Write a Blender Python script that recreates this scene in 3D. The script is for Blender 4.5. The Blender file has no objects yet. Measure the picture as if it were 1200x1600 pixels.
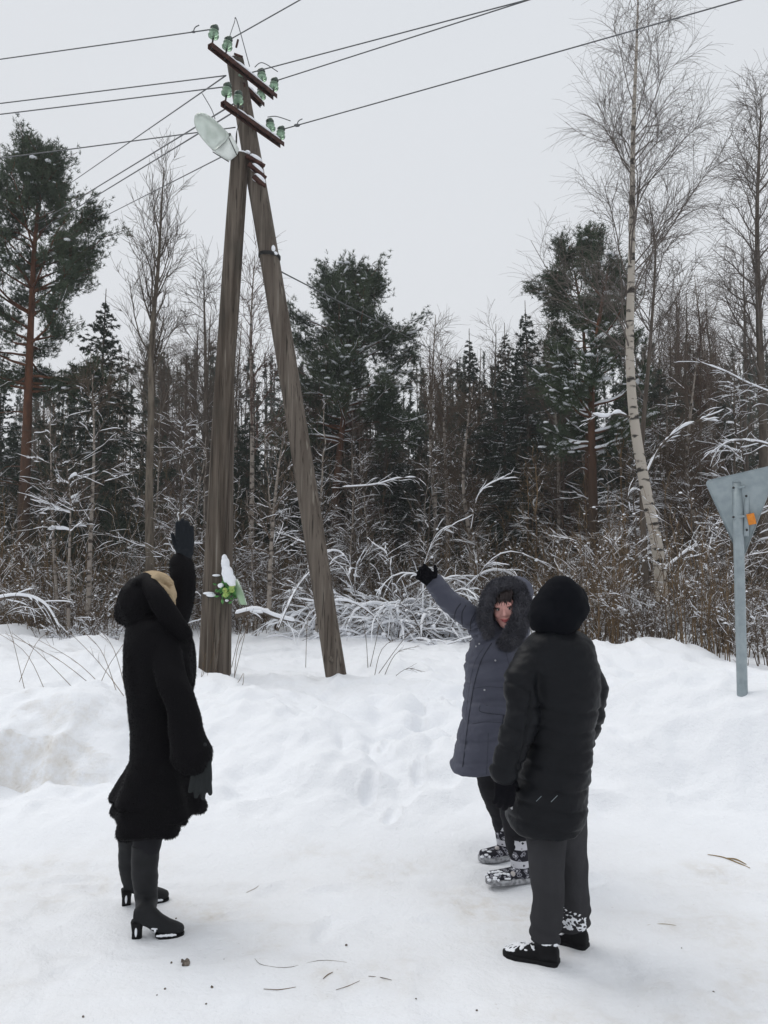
import bpy, math, random
import numpy as np
from mathutils import Vector, Matrix
from mathutils.bvhtree import BVHTree
R = math.radians
S = bpy.context.scene
COL = S.collection

# ------------------------------------------------------------------ camera
CAM_H = 1.62; PITCH = R(5.2); F = 1209.0
cam = bpy.data.cameras.new("camera"); camo = bpy.data.objects.new("camera", cam)
COL.objects.link(camo); S.camera = camo
cam.sensor_fit = 'VERTICAL'; cam.sensor_height = 36.0; cam.sensor_width = 27.0
cam.lens = 36.0 * F / 1600.0
cam.clip_start = 0.05; cam.clip_end = 2000
camo.location = (0, 0, CAM_H); camo.rotation_euler = (R(90) + PITCH, 0, 0)

# ------------------------------------------------------------------ world and sun
W = bpy.data.worlds.new("World"); S.world = W; W.use_nodes = True
nt = W.node_tree; nt.nodes.clear()
out = nt.nodes.new('ShaderNodeOutputWorld'); bg = nt.nodes.new('ShaderNodeBackground')
sky = nt.nodes.new('ShaderNodeTexSky'); sky.sky_type = 'NISHITA'; sky.sun_disc = False
SUN_EL, SUN_ROT = R(38), R(200)
sky.sun_elevation = SUN_EL; sky.sun_rotation = SUN_ROT; sky.air_density = 1.0; sky.dust_density = 4.0
# overcast: the cloud layer evens the clear sky out to a pale grey, a little brighter overhead
tc = nt.nodes.new('ShaderNodeTexCoord'); sep = nt.nodes.new('ShaderNodeSeparateXYZ')
cr = nt.nodes.new('ShaderNodeValToRGB'); mx = nt.nodes.new('ShaderNodeMix'); mx.data_type = 'RGBA'
nz = nt.nodes.new('ShaderNodeTexNoise'); nz.inputs['Scale'].default_value = 1.6; nz.inputs['Detail'].default_value = 4
cl = nt.nodes.new('ShaderNodeMix'); cl.data_type = 'RGBA'; cl.blend_type = 'MULTIPLY'; cl.inputs[0].default_value = 0.12
el = cr.color_ramp.elements
el[0].position = 0.0; el[0].color = (8.2, 8.35, 8.6, 1)
el[1].position = 1.0; el[1].color = (10.8, 11.0, 11.2, 1)
e = cr.color_ramp.elements.new(0.18); e.color = (8.1, 8.3, 8.6, 1)
e = cr.color_ramp.elements.new(0.62); e.color = (7.95, 8.25, 8.65, 1)
nt.links.new(tc.outputs['Generated'], sep.inputs[0]); nt.links.new(sep.outputs['Z'], cr.inputs[0])
nt.links.new(tc.outputs['Generated'], nz.inputs['Vector'])
nt.links.new(cr.outputs[0], cl.inputs[6]); nt.links.new(nz.outputs['Fac'], cl.inputs[7])
mx.inputs[0].default_value = 0.96
nt.links.new(sky.outputs[0], mx.inputs[6]); nt.links.new(cl.outputs[2], mx.inputs[7])
nt.links.new(mx.outputs[2], bg.inputs[0]); bg.inputs[1].default_value = 0.1
nt.links.new(bg.outputs[0], out.inputs[0])
sl = bpy.data.lights.new("sun", 'SUN'); sun = bpy.data.objects.new("sun", sl); COL.objects.link(sun)
sl.energy = 0.9; sl.angle = R(35); sl.color = (1.0, 0.97, 0.93)
# sun stands behind and left of the camera, veiled by cloud
sd = Vector((-0.45, 0.35, 1.0)).normalized()
sun.rotation_euler = sd.to_track_quat('Z', 'Y').to_euler()
sky.sun_elevation = math.asin(sd.z); sky.sun_rotation = math.atan2(sd.x, sd.y)
S.view_settings.view_transform = 'Standard'; S.view_settings.look = 'None'
S.view_settings.exposure = 0.0; S.view_settings.gamma = 1.0

# ------------------------------------------------------------------ maths helpers
cp_, sp_ = math.cos(PITCH), math.sin(PITCH)
def Q(px, py, d):
    u = (px - 600) / F; v = (800 - py) / F
    s = d / (cp_ - v * sp_)
    return Vector((u * s, d, CAM_H + (sp_ + v * cp_) * s))
def QZ(px, py, z):
    u = (px - 600) / F; v = (800 - py) / F
    s = (z - CAM_H) / (sp_ + v * cp_)
    return Vector((u * s, (cp_ - v * sp_) * s, z))
def proj(v):
    v = np.asarray(v); dx = v[..., 0]; dy = v[..., 1]; dz = v[..., 2] - CAM_H
    fw = dy * cp_ + dz * sp_; up = -dy * sp_ + dz * cp_
    return 600 + F * dx / fw, 800 - F * up / fw
def _h(ix, iy, iz, seed):
    n = (ix * 374761393 + iy * 668265263 + iz * 2147483647 + seed * 144269504) & 0xFFFFFFFF
    n = ((n ^ (n >> 13)) * 1274126177) & 0xFFFFFFFF
    return ((n ^ (n >> 16)) & 0xFFFFFF) / float(0xFFFFFF)
def vnoise(P, seed=0):
    P = np.asarray(P, float); i = np.floor(P).astype(np.int64); f = P - i; f = f * f * (3 - 2 * f)
    r = 0
    for a in (0, 1):
        wx = f[..., 0] if a else 1 - f[..., 0]
        for b in (0, 1):
            wy = f[..., 1] if b else 1 - f[..., 1]
            for c in (0, 1):
                wz = f[..., 2] if c else 1 - f[..., 2]
                r = r + wx * wy * wz * _h(i[..., 0] + a, i[..., 1] + b, i[..., 2] + c, seed)
    return r * 2 - 1
def fbm(P, oct=4, seed=0, gain=.5):
    P = np.asarray(P, float); r = 0; a = 1.0; s = 0
    for o in range(oct):
        r = r + a * vnoise(P * (2.03 ** o) + o * 17.3, seed + o); s += a; a *= gain
    return r / s
def nrm(a):
    return a / np.maximum(np.linalg.norm(a, axis=-1, keepdims=True), 1e-9)

# ------------------------------------------------------------------ mesh helpers
class Acc:
    def __init__(s): s.v = []; s.f = []; s.m = []; s.n = 0
    def add(s, v, f, m=0):
        v = np.asarray(v, float).reshape(-1, 3)
        s.v.append(v)
        for ff in (f if isinstance(f, list) else [f]):
            ff = np.asarray(ff, np.int64)
            if len(ff): s.f.append(ff + s.n); s.m.append(np.full(len(ff), m))
        s.n += len(v); return s
    def merge(s, o):
        for v in [np.concatenate(o.v)] if o.v else []:
            for ff, mm in zip(o.f, o.m): s.f.append(ff + s.n); s.m.append(mm)
            s.v.append(v); s.n += len(v)
        return s
    def mesh(s, name, origin=(0, 0, 0), smooth=True):
        me = bpy.data.meshes.new(name)
        if not s.v: return me
        V = np.concatenate(s.v) - np.asarray(origin)
        me.vertices.add(len(V)); me.vertices.foreach_set('co', V.astype(np.float32).ravel())
        li = np.concatenate([f.ravel() for f in s.f]); cnt = np.concatenate([np.full(len(f), f.shape[1]) for f in s.f])
        st = np.concatenate([[0], np.cumsum(cnt)[:-1]])
        me.loops.add(len(li)); me.loops.foreach_set('vertex_index', li.astype(np.int32))
        me.polygons.add(len(cnt)); me.polygons.foreach_set('loop_start', st.astype(np.int32))
        me.polygons.foreach_set('material_index', np.concatenate(s.m).astype(np.int32))
        me.polygons.foreach_set('use_smooth', np.full(len(cnt), bool(smooth)))
        me.update(calc_edges=True)
        return me
def wloc(o):
    l = Vector((0, 0, 0))
    while o: l += o.location; o = o.parent
    return l
def link(name, me, mats, parent=None, label=None):
    o = bpy.data.objects.new(name, me); COL.objects.link(o)
    for m in (mats if isinstance(mats, (list, tuple)) else [mats]): me.materials.append(m)
    if parent: o.parent = parent
    if label: o['label'] = label
    return o
def part(name, acc, mats, parent, smooth=True, label=None):
    return link(name, acc.mesh(name, wloc(parent) if parent else (0, 0, 0), smooth), mats, parent, label)
def tag(o, label, cat=None, group=None):
    o['label'] = label
    if cat: o['category'] = cat
    if group: o['group'] = group
    return o
def thing(name, loc, label, cat, group=None, rz=0):
    o = bpy.data.objects.new(name, None); COL.objects.link(o); o.location = loc; o.rotation_euler = (0, 0, rz)
    o.empty_display_size = .2
    return tag(o, label, cat, group)
def single(name, acc, mats, loc, label, cat, group=None, smooth=True):
    o = link(name, acc.mesh(name, loc, smooth), mats); o.location = loc
    return tag(o, label, cat, group)
def copy_tree(o, parent=None):
    c = o.copy(); COL.objects.link(c); c.parent = parent
    for ch in o.children: copy_tree(ch, c)
    return c

def tubes(P, Rr, sides=3, cap=False, seedrot=0.0):
    """P (N,M,3), Rr (N,M) -> verts, quads. Rr may be (N,M,2) for flattened sections."""
    P = np.asarray(P, float); Rr = np.asarray(Rr, float)
    N, M, _ = P.shape
    T = np.gradient(P, axis=1); T = nrm(T)
    mean = nrm(P[:, -1] - P[:, 0])
    ref = np.where(np.abs(mean[:, 2:3]) > .8, np.array([[1., 0.1, 0]]), np.array([[0., 0, 1]]))
    ref = np.repeat(ref[:, None], M, 1)
    U = nrm(np.cross(T, ref)); Vv = np.cross(T, U)
    a = np.arange(sides) * 2 * math.pi / sides + seedrot
    if Rr.ndim == 3: ra, rb = Rr[..., 0], Rr[..., 1]
    else: ra = rb = Rr
    V = P[:, :, None] + U[:, :, None] * (np.cos(a)[None, None, :, None] * ra[..., None, None]) + Vv[:, :, None] * (np.sin(a)[None, None, :, None] * rb[..., None, None])
    V = V.reshape(-1, 3)
    base = (np.arange(N)[:, None, None] * M + np.arange(M - 1)[None, :, None]) * sides
    k = np.arange(sides)[None, None]; k2 = (k + 1) % sides
    f = np.stack([base + k, base + k2, base + sides + k2, base + sides + k], -1).reshape(-1, 4)
    F_ = [f]
    if cap:
        c0 = P[:, 0] - T[:, 0] * (ra[:, 0:1] * .0); c1 = P[:, -1]
        i0 = len(V) + np.arange(N); i1 = i0 + N
        V = np.concatenate([V, c0, c1])
        b0 = np.arange(N)[:, None] * M * sides; b1 = b0 + (M - 1) * sides
        kk = np.arange(sides)[None]; kk2 = (kk + 1) % sides
        F_.append(np.stack([b0 + kk2, b0 + kk, np.repeat(i0[:, None], sides, 1)], -1).reshape(-1, 3))
        F_.append(np.stack([b1 + kk, b1 + kk2, np.repeat(i1[:, None], sides, 1)], -1).reshape(-1, 3))
    return V, F_
def resample(pts, n):
    pts = np.asarray([tuple(p) for p in pts], float)
    m = len(pts)
    if m == 2: t = np.linspace(0, 1, n)[:, None]; return pts[0] * (1 - t) + pts[1] * t
    t = np.linspace(0, m - 1, n); i = np.clip(t.astype(int), 0, m - 2); f = (t - i)[:, None]
    p0 = pts[np.clip(i - 1, 0, m - 1)]; p1 = pts[i]; p2 = pts[i + 1]; p3 = pts[np.clip(i + 2, 0, m - 1)]
    return .5 * ((2 * p1) + (-p0 + p2) * f + (2 * p0 - 5 * p1 + 4 * p2 - p3) * f ** 2 + (-p0 + 3 * p1 - 3 * p2 + p3) * f ** 3)
def limb(acc, pts, rad, sides=16, n=24, round_=True, m=0):
    """rounded tapered tube through pts; rad scalars or (a,b)"""
    P = resample(pts, n); rr = np.array([r if isinstance(r, (tuple, list)) else (r, r) for r in rad], float)
    t = np.linspace(0, len(rr) - 1, n)
    R2 = np.stack([np.interp(t, range(len(rr)), rr[:, j]) for j in (0, 1)], -1)
    if round_:
        d0 = nrm(P[0] - P[1]); d1 = nrm(P[-1] - P[-2])
        e = [(math.sin(x), math.cos(x)) for x in (R(80), R(55), R(28))]
        a = np.array([P[0] + d0 * R2[0].mean() * s for s, c in e]); ra = np.array([R2[0] * c for s, c in e])
        b = np.array([P[-1] + d1 * R2[-1].mean() * s for s, c in e[::-1]]); rb = np.array([R2[-1] * c for s, c in e[::-1]])
        P = np.concatenate([a, P, b]); R2 = np.concatenate([ra, R2, rb])
    V, Fs = tubes(P[None], R2[None], sides, True)
    acc.add(V, Fs, m); return acc
def loft(acc, C, U, V_, sides=32, m=0, power=2.0, cap=True):
    C = np.array([tuple(c) for c in C], float); U = np.array([tuple(c) for c in U], float); V_ = np.array([tuple(c) for c in V_], float)
    M = len(C); a = np.arange(sides) * 2 * math.pi / sides
    ca = np.sign(np.cos(a)) * np.abs(np.cos(a)) ** (2 / power); sa = np.sign(np.sin(a)) * np.abs(np.sin(a)) ** (2 / power)
    P = C[:, None] + U[:, None] * ca[None, :, None] + V_[:, None] * sa[None, :, None]
    V = P.reshape(-1, 3)
    b = np.arange(M - 1)[:, None] * sides; k = np.arange(sides)[None]; k2 = (k + 1) % sides
    f = np.stack([b + k, b + k2, b + sides + k2, b + sides + k], -1).reshape(-1, 4); Fs = [f]
    if cap:
        i0 = len(V); V = np.concatenate([V, C[:1], C[-1:]])
        kk = np.arange(sides); kk2 = (kk + 1) % sides; bb = (M - 1) * sides
        Fs.append(np.stack([kk2, kk, np.full(sides, i0)], -1)); Fs.append(np.stack([bb + kk, bb + kk2, np.full(sides, i0 + 1)], -1))
    acc.add(V, Fs, m); return acc
def rows_loft(acc, rows, sides=48, m=0, n=None, power=2.2):
    """rows: (py, xl, xr, depth, depth_radius); silhouettes at a real distance"""
    rows = np.array(rows, float)
    if n:
        t = np.linspace(0, len(rows) - 1, n); rr = resample([(r[0], r[1], r[2]) for r in rows], n); dd = np.stack([np.interp(t, range(len(rows)), rows[:, j]) for j in (3, 4)], -1)
        rows = np.concatenate([rr, dd], 1)
    C = []; U = []; V_ = []
    for py, xl, xr, d, r in rows:
        a = Q(xl, py, d); b = Q(xr, py, d); C.append((a + b) / 2); U.append((b - a) / 2); V_.append(Vector((0, r, 0)))
    return loft(acc, C, U, V_, sides, m, power)
def ico(sub=2):
    import bmesh
    bm = bmesh.new(); bmesh.ops.create_icosphere(bm, subdivisions=sub, radius=1)
    v = np.array([x.co[:] for x in bm.verts]); f = np.array([[q.index for q in x.verts] for x in bm.faces]); bm.free(); return v, f
ICO1, ICO2, ICO3 = ico(1), ico(2), ico(4)
def ell(acc, c, r, rot=None, m=0, hi=False):
    v, f = ICO3 if hi else ICO2
    v = v * np.array(r if isinstance(r, (tuple, list)) else (r, r, r))
    if rot is not None: v = v @ np.array(rot.to_3x3() if hasattr(rot, 'to_3x3') else rot).T
    acc.add(v + np.array(tuple(c)), f, m); return acc
def box(acc, c, size, rot=None, m=0, bev=0.0):
    h = np.array(size) / 2.0
    if bev <= 0: bev = min(size) * .06
    pts = []; s = [-1, 1]
    # bevelled box: 24 vertices
    for ax in range(3):
        o = [a for a in range(3) if a != ax]
        for sg in s:
            for (p, q) in ((-1, -1), (1, -1), (1, 1), (-1, 1)):
                v = [0, 0, 0]; v[ax] = sg * h[ax]; v[o[0]] = p * (h[o[0]] - bev); v[o[1]] = q * (h[o[1]] - bev); pts.append(v)
    V = np.array(pts, float); import itertools
    fq = []; idx = {}
    for i, v in enumerate(V):
        ax = i // 8; sg = 1 if (i // 4) % 2 else -1
        corner = tuple(int(np.sign(x)) if a != ax else sg for a, x in enumerate(v)); idx.setdefault(corner, {})[ax] = i
    for k in range(6):
        q = [4 * k, 4 * k + 1, 4 * k + 2, 4 * k + 3]; n = np.cross(V[q[1]] - V[q[0]], V[q[2]] - V[q[0]])
        if np.dot(n, V[q].mean(0)) < 0: q = q[::-1]
        fq.append(q)
    cs = list(idx)
    for i, a in enumerate(cs):
        for b in cs[i + 1:]:
            df = [k for k in range(3) if a[k] != b[k]]
            if len(df) == 1:
                o = [k for k in range(3) if k != df[0]]
                q = [idx[a][o[0]], idx[a][o[1]], idx[b][o[1]], idx[b][o[0]]]; n = np.cross(V[q[1]] - V[q[0]], V[q[2]] - V[q[0]])
                if np.dot(n, V[q].mean(0)) < 0: q = q[::-1]
                fq.append(q)
    ft = []
    for a in cs:
        q = [idx[a][0], idx[a][1], idx[a][2]]; n = np.cross(V[q[1]] - V[q[0]], V[q[2]] - V[q[0]])
        if np.dot(n, V[q].mean(0)) < 0: q = q[::-1]
        ft.append(q)
    if rot is not None: V = V @ np.array(rot.to_3x3() if hasattr(rot, 'to_3x3') else rot).T
    acc.add(V + np.array(tuple(c)), [np.array(fq), np.array(ft)], m); return acc
def basis(x, up=(0, 0, 1)):
    """rotation whose local X is x, local Z near up"""
    x = Vector(x).normalized(); y = Vector(up).cross(x).normalized(); z = x.cross(y)
    return Matrix((x, y, z)).transposed()

def fuse(acc, voxel=.01, smooth=2):
    """voxel-fuse overlapping closed shapes into one skin; returns verts, faces"""
    me = acc.mesh('tmp'); o = bpy.data.objects.new('tmp', me); COL.objects.link(o)
    md = o.modifiers.new('r', 'REMESH'); md.mode = 'VOXEL'; md.voxel_size = voxel; md.adaptivity = 0
    dg = bpy.context.evaluated_depsgraph_get(); dg.update()
    ev = bpy.data.meshes.new_from_object(o.evaluated_get(dg), depsgraph=dg)
    V = np.empty(len(ev.vertices) * 3, np.float32); ev.vertices.foreach_get('co', V); V = V.reshape(-1, 3).astype(float)
    li = np.empty(len(ev.loops), np.int32); ev.loops.foreach_get('vertex_index', li)
    f = li.reshape(-1, 4)
    bpy.data.objects.remove(o); bpy.data.meshes.remove(me); bpy.data.meshes.remove(ev)
    return relax(V, f, smooth), f
def relax(V, f, it):
    e = np.concatenate([f[:, [0, 1]], f[:, [1, 2]], f[:, [2, 3]], f[:, [3, 0]]])
    cnt = np.bincount(e[:, 0], minlength=len(V))[:, None] + np.bincount(e[:, 1], minlength=len(V))[:, None]
    for _ in range(it):
        s = np.stack([np.bincount(e[:, 0], V[e[:, 1], k], len(V)) + np.bincount(e[:, 1], V[e[:, 0], k], len(V)) for k in range(3)], -1)
        V = V * .4 + .6 * s / np.maximum(cnt, 1)
    return V
def vnormals(V, f):
    n = np.cross(V[f[:, 2]] - V[f[:, 0]], V[f[:, 3]] - V[f[:, 1]])
    N = np.stack([sum(np.bincount(f[:, j], n[:, k], len(V)) for j in range(4)) for k in range(3)], -1)
    return nrm(N)
def fur(V, f, n, length, width, lay=(0, 0, -1), stiff=.6, seed=1, mask=None):
    rg = np.random.default_rng(seed)
    a = np.linalg.norm(np.cross(V[f[:, 2]] - V[f[:, 0]], V[f[:, 3]] - V[f[:, 1]]), axis=1)
    if mask is not None: a = a * mask(V[f].mean(1))
    i = rg.choice(len(f), n, p=a / a.sum()); N = vnormals(V, f)
    u, v = rg.random((2, n, 1)); q = V[f[i]]
    p = (q[:, 0] * (1 - u) + q[:, 1] * u) * (1 - v) + (q[:, 3] * (1 - u) + q[:, 2] * u) * v
    nn = N[f[i, 0]]; L = length * rg.uniform(.5, 1.2, (n, 1))
    d = nrm(nn * stiff + np.asarray(lay) * (1 - stiff) + rg.normal(0, .25, (n, 3)))
    s = nrm(np.cross(d, rg.normal(0, 1, (n, 3)))) * width * .5
    tip = p + d * L + np.array([0, 0, -.15]) * L
    mid = p + d * L * .55
    Vt = np.stack([p - nn * .003 - s, p - nn * .003 + s, mid + s * .7, mid - s * .7, tip], 1).reshape(-1, 3)
    b = np.arange(n)[:, None] * 5
    return Vt, [b + np.array([[0, 1, 2, 3]]), b + np.array([[3, 2, 4]])]

# ------------------------------------------------------------------ materials
def mat(name, col=(.5, .5, .5), rough=.6, metal=0.0, spec=.5, noise=None, bump=None, extra=None):
    """noise=(scale, colour2, detail, lo, hi); bump=(scale, strength, distance)"""
    m = bpy.data.materials.new(name); m.use_nodes = True; t = m.node_tree; b = t.nodes['Principled BSDF']
    b.inputs['Base Color'].default_value = (*col, 1); b.inputs['Roughness'].default_value = rough
    b.inputs['Metallic'].default_value = metal; b.inputs['Specular IOR Level'].default_value = spec
    tcn = t.nodes.new('ShaderNodeTexCoord')
    if noise:
        sc, c2, dt, lo, hi = noise
        n = t.nodes.new('ShaderNodeTexNoise'); n.inputs['Detail'].default_value = dt
        mp = t.nodes.new('ShaderNodeMapping'); mp.inputs['Scale'].default_value = sc if isinstance(sc, tuple) else (sc,) * 3
        n.inputs['Scale'].default_value = 1.0
        t.links.new(tcn.outputs['Object'], mp.inputs[0]); t.links.new(mp.outputs[0], n.inputs['Vector'])
        r = t.nodes.new('ShaderNodeMapRange'); r.inputs['From Min'].default_value = lo; r.inputs['From Max'].default_value = hi
        t.links.new(n.outputs['Fac'], r.inputs[0])
        x = t.nodes.new('ShaderNodeMix'); x.data_type = 'RGBA'; x.inputs[6].default_value = (*col, 1); x.inputs[7].default_value = (*c2, 1)
        t.links.new(r.outputs[0], x.inputs[0]); t.links.new(x.outputs[2], b.inputs['Base Color'])
    if bump:
        sc, st, di = bump
        n2 = t.nodes.new('ShaderNodeTexNoise'); n2.inputs['Detail'].default_value = 5; n2.inputs['Scale'].default_value = 1
        mp2 = t.nodes.new('ShaderNodeMapping'); mp2.inputs['Scale'].default_value = sc if isinstance(sc, tuple) else (sc,) * 3
        t.links.new(tcn.outputs['Object'], mp2.inputs[0]); t.links.new(mp2.outputs[0], n2.inputs['Vector'])
        bp = t.nodes.new('ShaderNodeBump'); bp.inputs['Strength'].default_value = st; bp.inputs['Distance'].default_value = di
        t.links.new(n2.outputs['Fac'], bp.inputs['Height']); t.links.new(bp.outputs[0], b.inputs['Normal'])
    if extra: extra(m, t, b, tcn)
    return m
M = {}
def _crack(m, t, b, c):
    # long drying cracks and pale worn ridges in old timber
    N = t.nodes; L = t.links; src = b.inputs['Base Color'].links[0].from_socket
    for sc, lo, hi, col in (((55, 55, .9), .60, .66, (.018, .014, .011)), ((34, 34, .6), .62, .72, (.25, .225, .19)), ((3, 3, 1.1), .55, .75, (.06, .055, .045))):
        mp = N.new('ShaderNodeMapping'); mp.inputs['Scale'].default_value = sc; L.new(c.outputs['Object'], mp.inputs[0]); n = N.new('ShaderNodeTexNoise'); n.inputs['Scale'].default_value = 1; n.inputs['Detail'].default_value = 3; L.new(mp.outputs[0], n.inputs['Vector'])
        r = N.new('ShaderNodeMapRange'); r.inputs[1].default_value = lo; r.inputs[2].default_value = hi; r.inputs[4].default_value = .8; L.new(n.outputs['Fac'], r.inputs[0])
        x = N.new('ShaderNodeMix'); x.data_type = 'RGBA'; L.new(r.outputs[0], x.inputs[0]); L.new(src, x.inputs[6]); x.inputs[7].default_value = (*col, 1); src = x.outputs[2]
    L.new(src, b.inputs['Base Color'])
M['snow'] = mat('snow_cap', (.86, .88, .92), .7, spec=.2, bump=(60, .3, .01))
M['wood'] = mat('weathered_wood', (.058, .045, .035), .85, spec=.15, noise=((15, 15, .8), (.165, .138, .112), 9, .36, .70), bump=((90, 90, 2.0), 1.0, .02), extra=_crack)
M['wood2'] = mat('grey_wood', (.078, .062, .050), .85, spec=.15, noise=((13, 13, .6), (.185, .158, .132), 9, .34, .70), bump=((90, 90, 2), 1.0, .02), extra=_crack)
M['woodend'] = mat('split_wood', (.05, .04, .03), .9, noise=(30, (.12, .1, .08), 5, .4, .6))
M['rust'] = mat('rusted_steel', (.035, .014, .012), .8, spec=.3, noise=(22, (.075, .032, .022), 6, .4, .65), bump=(60, .5, .004))
M['iron'] = mat('dark_iron', (.03, .03, .03), .6, .4)
M['wire'] = mat('aluminium_wire', (.11, .115, .12), .55, .5)
M['galv'] = mat('galvanised_steel', (.26, .31, .33), .5, .35, noise=(14, (.33, .38, .40), 5, .35, .65), bump=(35, .15, .002))
M['orange'] = mat('orange_sticker', (.72, .24, .02), .6, noise=(60, (.55, .16, .01), 4, .5, .8))
M['lampmetal'] = mat('lamp_housing', (.80, .84, .80), .5, 0, noise=(12, (.62, .66, .62), 5, .4, .7))
def _glass(m, t, b, c):
    b.inputs['Transmission Weight'].default_value = .55; b.inputs['IOR'].default_value = 1.3
M['diffuser'] = mat('milky_diffuser', (.80, .86, .81), .2, noise=(9, (.66, .73, .67), 4, .4, .7), extra=_glass)
M['ins'] = mat('green_glass', (.34, .50, .36), .12, spec=.7, extra=_glass)
M['insd'] = mat('insulator_dark_glass', (.02, .045, .028), .2, spec=.7)
# ------------------------------------------------------------------ ground: one snow sheet
def sst(a, b, x):
    t = np.clip((x - a) / (b - a), 0, 1); return t * t * (3 - 2 * t)
def bump2(x, y, cx, cy, rx, ry, h, p=1.0):
    d = ((x - cx) / rx) ** 2 + ((y - cy) / ry) ** 2
    return h * np.exp(-d ** p)
BL = [(-2.3, 6.5, .75, .42, .12), (-1.2, 6.9, .45, .3, .12), (-.55, 6.45, .42, .28, .13), (.15, 7.1, .5, .35, .12),
      (-.3, 5.75, .4, .25, .06), (.5, 6.0, .45, .28, .08), (1.25, 6.5, .5, .3, .07), (.95, 5.6, .3, .2, .05),
      (2.35, 6.7, .7, .3, .09), (3.3, 6.2, .6, .3, .05), (-1.6, 5.6, .5, .22, .05), (.65, 8.0, .3, .25, .12),
      (-1.75, 8.6, .3, .3, .1), (1.9, 8.6, .9, .5, .1), (3.2, 8.0, .9, .5, .1), (.35, 10.6, .9, .5, .1), (-3.2, 9.2, 1.1, .6, .18),
      (-.35, 9.2, .5, .3, .05), (-1.3, 7.6, .35, .25, .1), (2.9, 5.75, .5, .25, .1)]
def H(x, y):
    x = np.asarray(x, float); y = np.asarray(y, float)
    P = np.stack([x, y, x * 0], -1)
    wob = fbm(P * .7, 3, 5) * .28
    ys = y + wob - .10 * sst(-.5, -3, x) * 0
    # the road stays flat; the ploughed bank rises beyond it
    base = np.interp(ys, [-400, 4.45, 4.8, 5.3, 5.9, 6.6, 7.3, 8.4, 10, 14, 20, 40, 90, 300], [0, 0, .035, .14, .27, .41, .47, .46, .45, .52, .55, .6, .9, 3])
    right = sst(1.2, 2.6, x) * sst(5.0, 6.2, y) * .12
    base = base + right * (1 - sst(8, 14, y))
    h = base + bump2(x, y, 3.1, 6.2, 1.4, .9, .31, 1.3)
    h = h + sst(8.5, 10, y) * (1 - sst(22, 28, y)) * np.maximum(fbm(P * .55, 3, 121), -.1) * .55 * sst(.6, 2.5, np.abs(x + 1.2)) 
    for cx, cy, rx, ry, hh in BL: h = h + bump2(x, y, cx, cy, rx, ry, hh * 1.25, 1.6)
    # the cut, dirty face of the plough bank at the left
    xl = sst(-1.75, -2.35, x + .25 * (y - 6)); e = 5.72 + .10 * vnoise(P * 2.2, 9) + .05 * vnoise(P * 9, 3)
    step = np.where(y > e, np.minimum((y - e) / .16, 1), 0) * .23 * (1 - sst(6.2, 7.6, y) * .75) - .06 * sst(5.2, 5.6, y) * (1 - sst(e, e + .05, y)) * 1
    h = h + xl * step
    bank = sst(4.7, 5.6, y)
    h = h + bank * (fbm(P * 1.9, 4, 21) * .10 + (np.abs(fbm(P * 2.7, 3, 31)) - .2) * -.16) * (1 - .4 * sst(9, 16, y))
    h = h + bank * fbm(P * 6, 3, 41) * .032
    # lumpy diggings between the pole and the road
    dig = np.exp(-(((x - .35) / 1.3) ** 2 + ((y - 6.6) / .9) ** 2))
    c = vnoise(P * 4.5, 77); h = h + dig * (np.abs(c) ** .7 - .45) * .12
    # the road: packed snow with shallow wheel marks, scuffs and prints
    rd = 1 - sst(4.4, 5.0, ys)
    h = h + rd * (fbm(np.stack([x * 1.1, y * 3.2, x * 0], -1), 4, 51) * .022 + fbm(P * 9, 3, 61) * .009 - sst(.25, .5, fbm(P * 4.2, 2, 66)) * .012)
    h = h + rd * fbm(np.stack([x * 6 , y * 14, x * 0], -1), 2, 91) * .003
    h = h + np.exp(-((ys - 4.55) / .10) ** 2) * .018 * (.5 + vnoise(P * 1.3, 8)) 
    # shallow wheel ruts along the road and trodden prints
    for yr, wd, dp in ((2.55, .11, .010), (3.05, .10, .008), (4.02, .12, .012), (4.33, .07, .008)):
        yy = y - yr - .05 * x - .05 * np.sin(x * .8 + yr); h = h - rd * np.exp(-(yy / wd) ** 4) * dp * (.6 + .8 * vnoise(P * 2.2, 14)) + rd * np.exp(-((np.abs(yy) - wd * 1.25) / .035) ** 2) * dp * .6
    for fx, fy, fa, fd in PRINTS:
        u = (x - fx) * math.cos(fa) + (y - fy) * math.sin(fa); w = -(x - fx) * math.sin(fa) + (y - fy) * math.cos(fa); q = ((u / .135) ** 2 + (w / .048) ** 2)
        h = h - fd * np.exp(-q ** 2) + fd * .35 * np.exp(-((q - 1.7) / .5) ** 2)
    # far behind the wood the land rolls gently
    h = h + sst(25, 60, np.hypot(x, y)) * fbm(P * .03, 2, 71) * .6
    # trodden flat right at the feet
    for fx, fy in FEET: h = h * (1 - np.exp(-(((x - fx) / .2) ** 2 + ((y - fy) / .16) ** 2) ** 2) * .95)
    return h
_g = np.random.default_rng(12); PRINTS = [(a_, b_, c_ + (0 if k_ % 2 else 3.1), d_) for k_, (a_, b_, c_, d_) in enumerate(zip(_g.uniform(-2.2, 2.4, 46), _g.uniform(2.1, 4.5, 46), _g.normal(.3, .7, 46), _g.uniform(.008, .022, 46)))] + [(a_, b_, 1.4, .05) for a_, b_ in ((.05, 5.2), (.25, 5.7), (.02, 6.15), (.3, 6.6), (.6, 7.3), (.3, 7.7), (-.1, 5.5))]
FEET = [tuple(Q(240, 1462, 3.74)[:2]), tuple(Q(232, 1408, 4.1)[:2]), tuple(Q(832, 1492, 3.5)[:2]), tuple(Q(895, 1470, 3.62)[:2]), tuple(Q(795, 1372, 4.35)[:2]), tuple(Q(780, 1335, 4.7)[:2])]
def hz(x, y): return float(H(np.array([x]), np.array([y]))[0])
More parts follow.
